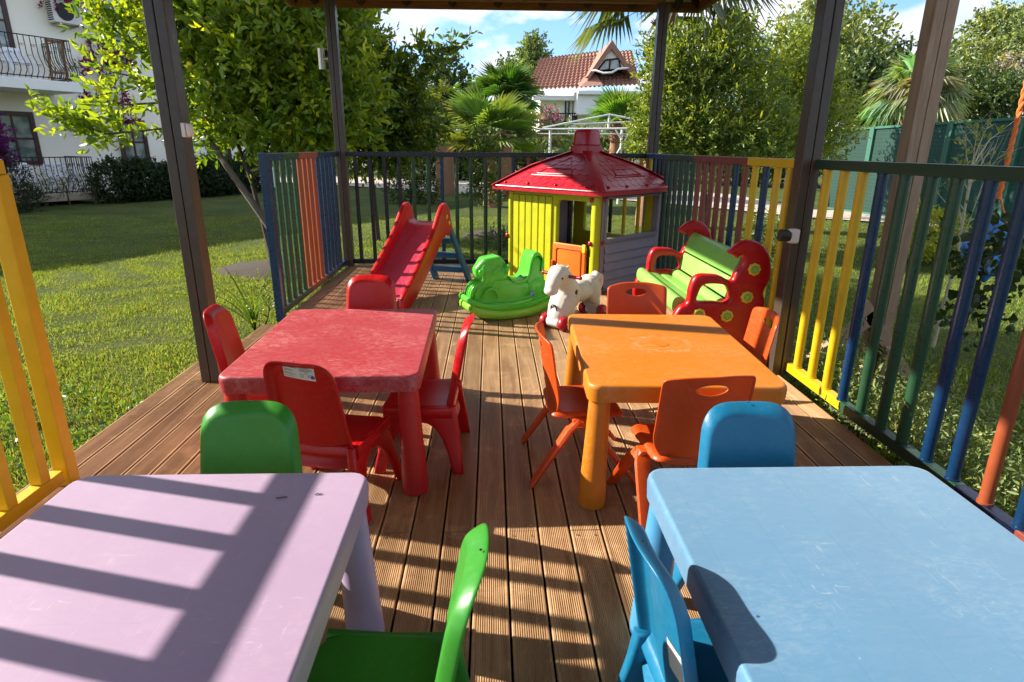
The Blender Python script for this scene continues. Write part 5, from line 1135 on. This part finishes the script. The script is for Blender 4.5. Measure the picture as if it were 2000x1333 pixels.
# ---- wooden swing frame, ropes, seat
t = thing('swing_set', 'tall brown wooden swing post frame outside the right railing', 'swing frame', (3.12, 4.62, -.5))
g = G(); g.box((-.082, -.06, -.1), (-.002, .06, 3.9)); g.box((.002, -.06, -.1), (.082, .06, 3.9)); obj('post', g, M['swingwood'], t, bevel=.006)
g = G(); g.box((-.05, -.14, -.05), (.05, -.065, .75), Matrix.Rotation(D(-38), 3, 'Y')); obj('brace', g, M['swingwood'], t, bevel=.005, smooth=False)
g = G(); g.box((-.45, -.14, -.03), (-.35, -.065, .7), Matrix.Rotation(D(48), 3, 'Y')); obj('brace', g, M['swingwood'], t, bevel=.005, smooth=False)
g = G(); g.box((-.05, -.20, -.1), (.05, -.142, .34), Matrix.Rotation(D(12), 3, 'X')); obj('brace', g, M['swingwood'], t, bevel=.005, smooth=False)
g = G(); g.tube([(-.15, .06, 3.75), (3.6, 1.9, 3.8)], .065, 12); obj('cross_beam', g, M['swingwood'], t)
sx_, sy_ = 4.70, 5.62
t = thing('hanging_swing', 'blue plastic bucket swing with yellow bar hanging from orange ropes', 'swing', (sx_, sy_, .32), D(-25))
g = G(); g.ball((0, 0, .02), (.20, .17, .07)); g.ball((.02, .16, .17), (.17, .045, .20)); g.ball((-.17, .02, .10), (.04, .15, .06)); g.ball((.18, .02, .10), (.04, .15, .06)); g.ball((0, -.12, -.08), (.05, .05, .13)); g.tube([(-.14, -.14, -.1), (.14, -.14, -.1)], .04, 12)
obj('seat', g, M['toyblue'], t, remesh=.009); g = G(); g.tube([(-.18, -.10, .13), (.18, -.10, .13)], .025, 12); obj('safety_bar', g, M['yel'], t)
g = G(); g.tube([(-.19, -.02, .12), (-.02, .03, .55)], .008, 7); obj('rope', g, M['rope'], t); g = G(); g.tube([(.19, -.02, .12), (.02, .03, .55)], .008, 7); obj('rope', g, M['rope'], t)
g = G(); P = [(0, .03, z) for z in np.linspace(.55, 2.95, 90)]
for s in (0, PI): g.tube([(.010*math.cos(z*38+s), .03+.010*math.sin(z*38+s), z) for _, _, z in P], .015, 6)
obj('rope', g, M['rope'], t)
# ---- small plants on the right and near the deck
b = at(1890, 620, 4.3); tree('maple_sapling', 'young dark sapling with lobed leaves in front of the blue swing', (b.x, b.y, -.5), [(b.x, b.y, .15, .25, .22, .22), (b.x+.15, b.y, .42, .25, .2, .2), (b.x-.1, b.y+.05, .62, .22, .2, .12), (b.x+.22, b.y+.1, .75, .2, .2, .12)], 110, 3, .085, (.015, .032, .008), (.04, .07, .015), r0=.012, nb=8, surf=.1, twig=.15, width=.95, mat=M['leaf2'], cat='sapling')
b = at(1880, 420, 5.6); tree('bare_sapling', 'pale twiggy sapling with few leaves behind the green top rail', (b.x, b.y, -.5), [(b.x, b.y, 1.35, .3, .25, .35), (b.x+.3, b.y+.2, 1.3, .25, .2, .3), (b.x-.2, b.y, 1.0, .2, .2, .3)], 26, 4, .07, (.09, .12, .03), (.25, .28, .06), r0=.016, nb=12, tw=4, surf=.1, twig=.1, bark='palebark', cat='sapling')
b = at(1800, 500, 9.8); shrub('yellow_shrub', 'low yellow-green shrub in front of the green fence', (b.x, b.y, -.5), [(b.x, b.y, .0, .55, .45, .42)], 600, 7, .07, (.2, .24, .02), (.5, .52, .06), twig=.12)
b = at(1420, 440, 8.6); shrub('spiky_shrub', 'small light green shrub behind the yellow bars of the back right railing', (b.x+.6, b.y, -.2), [(b.x+.6, b.y, .1, .3, .3, .3)], 110, 7, .12, (.08, .12, .03), (.22, .26, .1), twig=.15, width=.2)
b = at(948, 470, 10.9); tree('young_citrus', 'slim young citrus tree just behind the back railing left of the playhouse', (b.x, b.y, -.2), [(b.x, b.y, 1.0, .28, .28, .45), (b.x+.05, b.y, .6, .33, .3, .28), (b.x-.05, b.y, 1.4, .2, .2, .25)], 300, 7, .09, (.04, .075, .015), (.13, .19, .04), r0=.028, nb=6, surf=.3, twig=.16, up=.7, width=.33, trunk_top=(b.x, b.y, 1.1))
b = at(1010, 480, 9.6); shrub('low_shrub', 'low leafy ground shrub behind the slide', (b.x-.2, b.y, -.2), [(b.x-.2, b.y, -.08, .35, .3, .16)], 90, 7, .06, (.03, .06, .012), (.1, .15, .04), twig=.1)
b = at(800, 395, 17.5); shrub('lawn_shrub', 'dark shrub with stones on the lawn behind the slide', (b.x, b.y, -.2), [(b.x-.2, b.y, .3, .5, .45, .5), (b.x+.4, b.y, .15, .4, .4, .4)], 500, 7, .09, (.02, .04, .01), (.09, .13, .03), surf=.5, twig=.15)
def blades(label, base, n, ln, cat='plant', lean=.5, col=(.09, .16, .03), name='blade_plant'):
    t = thing(name, label, cat, base); V = []; F = []; CC = []
    for i in range(n):
        a = random.uniform(0, 2*PI); l = ln*random.uniform(.5, 1); dx, dy = math.cos(a), math.sin(a); le = lean*random.uniform(.3, 1.4); w_ = .011; k = random.uniform(.7, 1.4); o = len(V); m_ = 7
        for j in range(m_+1):
            s = j/m_; x = dx*l*le*s**1.4; y = dy*l*le*s**1.4; z = l*(s-.35*le*s**2.4); ww = w_*(1-s**2)+.001
            V += [(x-dy*ww, y+dx*ww, z), (x, y, z-.004), (x+dy*ww, y-dx*ww, z)]; CC += [tuple(c*k for c in col)]*3
        for j in range(m_): F += [(o+j*3, o+j*3+1, o+j*3+4, o+j*3+3), (o+j*3+1, o+j*3+2, o+j*3+5, o+j*3+4)]
    me = bpy.data.meshes.new('leaves'); me.from_pydata(V, [], F); ca = me.color_attributes.new('c', 'FLOAT_COLOR', 'POINT'); ca.data.foreach_set('color', np.array([c+(1,) for c in CC], dtype=np.float32).reshape(-1)); me.materials.append(M['grassm']); o = bpy.data.objects.new('leaves', me); C.objects.link(o); o.parent = t; return t
b = at(500, 610, 5.2); blades('long bladed plant beside the left deck edge near the navy rail post', (-2.02, 5.05, -.2), 16, .75, lean=.75)
shrub('low_shrub', 'small leafy weed bush at the foot of the navy rail post', (-1.92, 4.95, -.2), [(-1.92, 5.0, .0, .16, .22, .22), (-1.95, 5.5, -.02, .16, .25, .16)], 90, 6, .035, (.06, .10, .02), (.16, .2, .05), twig=.1, r0=.008)
blades('small tuft of blades on the lawn soil by the lemon tree', (-2.6, 7.3, -.17), 12, .3)
# ---- distant trees, each its own
FG = 'trees far behind the garden'
def far_tree(label, px, py, D_, rx, rz, n=620, s=.3, c1=(.03, .06, .015), c2=(.10, .15, .04), k=6, seed=0, name='broadleaf_tree'):
    c1 = tuple(x*1.35 for x in c1); c2 = tuple(x*1.35 for x in c2); c_ = at(px, py, D_); random.seed(int(px*7+D_)); lb = []
    for i in range(k): a = random.uniform(0, 2*PI); q = random.uniform(.2, .62); lb.append((c_.x+rx*q*math.cos(a), c_.y+rx*q*math.sin(a), c_.z+rz*random.uniform(-.5, .55), rx*random.uniform(.35, .55), rx*.5, rz*random.uniform(.35, .5)))
    lb.append((c_.x, c_.y, c_.z, rx*.7, rx*.6, rz*.7))
    return tree(name, label, (c_.x, c_.y, -.2), lb, n, 8, s, c1, c2, r0=.05*rx+.08, group=FG, mat=M['leaf2'], surf=.5, twig=.5, up=.2, width=.6, nb=6)
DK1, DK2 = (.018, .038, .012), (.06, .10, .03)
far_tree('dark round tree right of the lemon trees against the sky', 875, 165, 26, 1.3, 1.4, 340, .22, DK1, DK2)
far_tree('slim pale tree behind the palms left of the tiled roof', 1045, 120, 48, 1.5, 2.4, 420, .3, (.05, .09, .03), (.16, .22, .08), k=4)
far_tree('dull green tree left of the tiled roof', 1018, 165, 46, 1.6, 1.8, 300, .3, (.05, .08, .03), (.12, .18, .06), k=4)
far_tree('small dark treetop behind the tall palm', 992, 150, 50, .9, 1.8, 160, .28, DK1, DK2, k=3)
far_tree('light green tree behind the bright citrus', 1600, 130, 24, 2.4, 2.3, 900, .22, (.06, .09, .03), (.18, .23, .08))
far_tree('tall pale tree top behind the right gazebo post', 1610, 85, 27, 1.7, 1.8, 560, .2, (.07, .10, .04), (.20, .25, .11))
far_tree('dark dense tree right of the right gazebo post', 1680, 215, 22, 1.9, 1.9, 900, .2, DK1, DK2)
far_tree('very dark evergreen right of the gazebo post by the palm', 1700, 150, 25, 1.7, 1.5, 600, .2, DK1, (.07, .11, .035))
far_tree('broad tree on the hillside behind the wooden post', 1840, 190, 30, 2.3, 2.2, 800, .24, (.05, .08, .02), (.15, .20, .07))
far_tree('rounded hillside tree right of the wooden post', 1900, 145, 32, 2.3, 2.2, 850, .22, (.06, .09, .025), (.20, .24, .09))
far_tree('tall hillside tree at the upper right', 1965, 90, 36, 2.2, 2.2, 800, .24, (.05, .08, .02), (.17, .22, .08))
far_tree('grey flowering tree on the hillside at right', 1975, 150, 30, 1.1, 1.0, 300, .16, (.15, .14, .14), (.3, .28, .28), k=4)
far_tree('dark hillside tree low at the right edge', 1950, 200, 27, 2.2, 1.3, 700, .2, DK1, DK2)
far_tree('tall hillside tree beyond the right edge', 2060, 120, 30, 2.6, 3.0, 700, .26, (.05, .08, .02), (.17, .22, .08))
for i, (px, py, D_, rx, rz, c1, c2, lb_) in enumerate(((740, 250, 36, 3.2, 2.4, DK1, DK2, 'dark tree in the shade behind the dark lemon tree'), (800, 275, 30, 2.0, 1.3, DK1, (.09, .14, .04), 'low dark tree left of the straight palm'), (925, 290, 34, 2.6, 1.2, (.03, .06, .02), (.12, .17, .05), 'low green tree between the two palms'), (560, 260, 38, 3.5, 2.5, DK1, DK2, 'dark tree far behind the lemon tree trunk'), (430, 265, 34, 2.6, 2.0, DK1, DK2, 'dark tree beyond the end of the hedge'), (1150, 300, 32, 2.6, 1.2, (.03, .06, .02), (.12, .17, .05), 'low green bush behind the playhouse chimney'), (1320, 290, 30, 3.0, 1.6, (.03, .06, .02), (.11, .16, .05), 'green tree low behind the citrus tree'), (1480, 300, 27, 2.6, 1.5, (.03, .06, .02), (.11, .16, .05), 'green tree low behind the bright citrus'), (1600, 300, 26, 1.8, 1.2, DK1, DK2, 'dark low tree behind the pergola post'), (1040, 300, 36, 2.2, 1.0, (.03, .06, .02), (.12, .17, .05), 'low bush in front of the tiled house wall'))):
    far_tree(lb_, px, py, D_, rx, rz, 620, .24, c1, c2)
random.seed(99)
def lane(label, x0, x1, y, h, n=900, c1=DK1, c2=DK2): hedge(label, [(x0, y, -.2), (x1, y+1, -.2)], .9, h, n, c1, c2, .16)
lane('far dark hedge row beyond the path on the left', -26, -9, 47, 2.6, 1500); lane('far hedge row beyond the path in the middle', -8, 8, 50, 2.4, 1400); lane('far hedge row beyond the path on the right', 9, 34, 44, 3.0, 1700)
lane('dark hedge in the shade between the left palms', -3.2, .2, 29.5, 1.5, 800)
# left side trees that shade the lawn, outside the frame
# ---- garden lamp post and stones
t = thing('garden_lamp', 'dark garden lamp post with glass shade left of the straight palm', 'lamp post', tuple(Vector((at(838, 300, 17).x, 17, -.2)))); bar([(0, 0, 0), (0, 0, 2.35)], .045, 'post', 'iron', t); bar([(-.35, 0, 1.95), (.45, 0, 2.0)], .03, 'arm', 'iron', t)
g = G(); g.lathe([(.10, .0), (.16, .05), (.14, .12), (.04, .15)], (.42, 0, 1.9), 16); obj('shade', g, M['lightplastic'], t); g = G(); g.lathe([(.10, .0), (.16, .05), (.14, .12), (.04, .15)], (-.33, 0, 1.85), 16); obj('shade', g, M['lightplastic'], t)
# ---- grass blades (uncountable)
def grass(label, regions, h, dens):
    Ps = []; 
    for (x0, x1, y0, y1, d) in regions:
        n = int((x1-x0)*(y1-y0)*d*dens); Ps.append(np.column_stack([RS.uniform(x0, x1, n), RS.uniform(y0, y1, n)]))
    P = np.vstack(Ps); n = len(P)
    keep = ~((P[:, 0] > -1.9) & (P[:, 0] < 1.8) & (P[:, 1] < 7.1)); P = P[keep]; n = len(P)
    cl = (np.sin(P[:, 0]*5.1+np.sin(P[:, 1]*3.3)*2)*np.sin(P[:, 1]*4.7+np.sin(P[:, 0]*2.7)*2)); 
    d = RS.normal(size=(n, 3))*np.array([.5, .5, .1])+np.array([0, 0, .8]); s = h*RS.uniform(.4, 1.2, n)*(1+.35*cl)
    t_ = RS.uniform(0, 1, n)[:, None]; col = np.array([[.11, .19, .03]])*(1-t_)+np.array([[.31, .39, .11]])*t_; dry = RS.uniform(size=n) < .14; col[dry] = (.28, .24, .10)
    o = leaf_mesh('grass', np.column_stack([P, np.array([gz_(x, y) for x, y in P])-.015]), d, s, col, width=.10, fold=.1, mat=M['grassm']); tag(o, label, 'grass', kind='stuff'); return o
grass('short green lawn grass left and behind the deck', [(-9, -1.86, 1.2, 4.5, 3), (-11, -1.7, 4.5, 8, 1.9), (-14, 8, 8, 14, .55), (-9, 9, 7, 9.5, .5)], .044, 3200)
grass('grass among the weeds right of the deck', [(1.82, 4.5, .8, 5, 2.0), (1.8, 9, 5, 9, 1.0), (4.5, 9, 1.5, 5, .8)], .06, 2000)
n_ = 3000; X_ = 1.93+1.9*RS.uniform(0, 1, n_)**1.3; Y_ = RS.uniform(.3, 3.9, n_); P = np.column_stack([X_, Y_, [gz_(x, y) for x, y in zip(X_, Y_)]]); per = 14; T = RS.normal(size=(n_, 3))*.25+np.array([0, 0, 1]); ht_ = RS.uniform(.10, .42, n_)*(1.25-.35*(P[:, 0]-1.95))
tt_ = np.tile(np.linspace(.1, 1, per), n_); PP = np.repeat(P, per, 0)+np.repeat(T*ht_[:, None], per, 0)*tt_[:, None]; cc_ = np.array([[.07, .12, .03]])+RS.uniform(0, 1, (n_*per, 1))*np.array([[.20, .22, .09]])
o = leaf_mesh('weeds', PP, RS.normal(size=(n_*per, 3))+np.array([0, 0, .5]), RS.uniform(.016, .045, n_*per), cc_, width=.36, mat=M['leaf2']); tag(o, 'leafy green weeds crowding the foot of the right railing', 'weeds', kind='stuff')
for i, (x, y, h) in enumerate(((1.98, 2.62, .42), (2.02, 2.35, .5), (2.1, 2.0, .45), (2.0, 1.75, .4), (2.3, 1.4, .5), (2.25, 2.9, .45))):
    lb_ = ['tall weed stalk touching the second green bar of the right railing', 'tall weed stalk between the green and blue bars of the right railing', 'tall weed stalk behind the first pair of blue bars', 'tall weed stalk at the foot of the blue bars', 'tall weed stalk behind the orange bar at right', 'tall weed stalk by the wooden brace of the swing frame'][i]
    z = gz_(x, y); shrub('weed_stalk', lb_, (x, y, z), [(x, y, z+h*.75, .07, .07, h*.35), (x+.03, y, z+h*.4, .08, .08, h*.3)], 40, 8, .03, (.10, .14, .04), (.35, .38, .17), cat='weed', r0=.006, group='tall weeds along the right railing', nb=4, twig=.09, mat=M['leaf2'])
n_ = 260; P = np.column_stack([RS.uniform(-4.6, -1.95, n_), RS.uniform(1.6, 3.6, n_), np.full(n_, -.2)]); PP = np.repeat(P, 7, 0)+RS.normal(size=(n_*7, 3))*.03+np.array([0, 0, .05]); cc_ = np.array([[.04, .11, .015]])+RS.uniform(0, 1, (n_*7, 1))*np.array([[.09, .11, .03]])
o = leaf_mesh('clover', PP, RS.normal(size=(n_*7, 3))*np.array([1, 1, .3])+np.array([0, 0, .4]), RS.uniform(.02, .045, n_*7), cc_, width=.7, mat=M['leaf2']); tag(o, 'broad leaved clover patches in the near lawn', 'clover', kind='stuff')

def debris(name, label, p, pts, r, m):
    t = thing(name, label, 'debris', p)
    g = G(); g.tube(pts, r, 5, flat=(1, .4)); obj('blade', g, M[m], t)
debris('dry_leaf', 'tiny dark dry leaf near the far right corner of the lilac table', (-.42, 1.30, .5015), [(-.006, 0, 0), (0, .002, .002), (.005, 0, .001), (.010, .003, .001)], .002, 'soil')
debris('dry_twig', 'small dark twig on the lilac table between the striped shadows', (-.50, 1.285, .5015), [(-.015, .003, 0), (-.007, -.001, .002), (.004, .003, .002), (.012, .004, .001)], .002, 'soil')
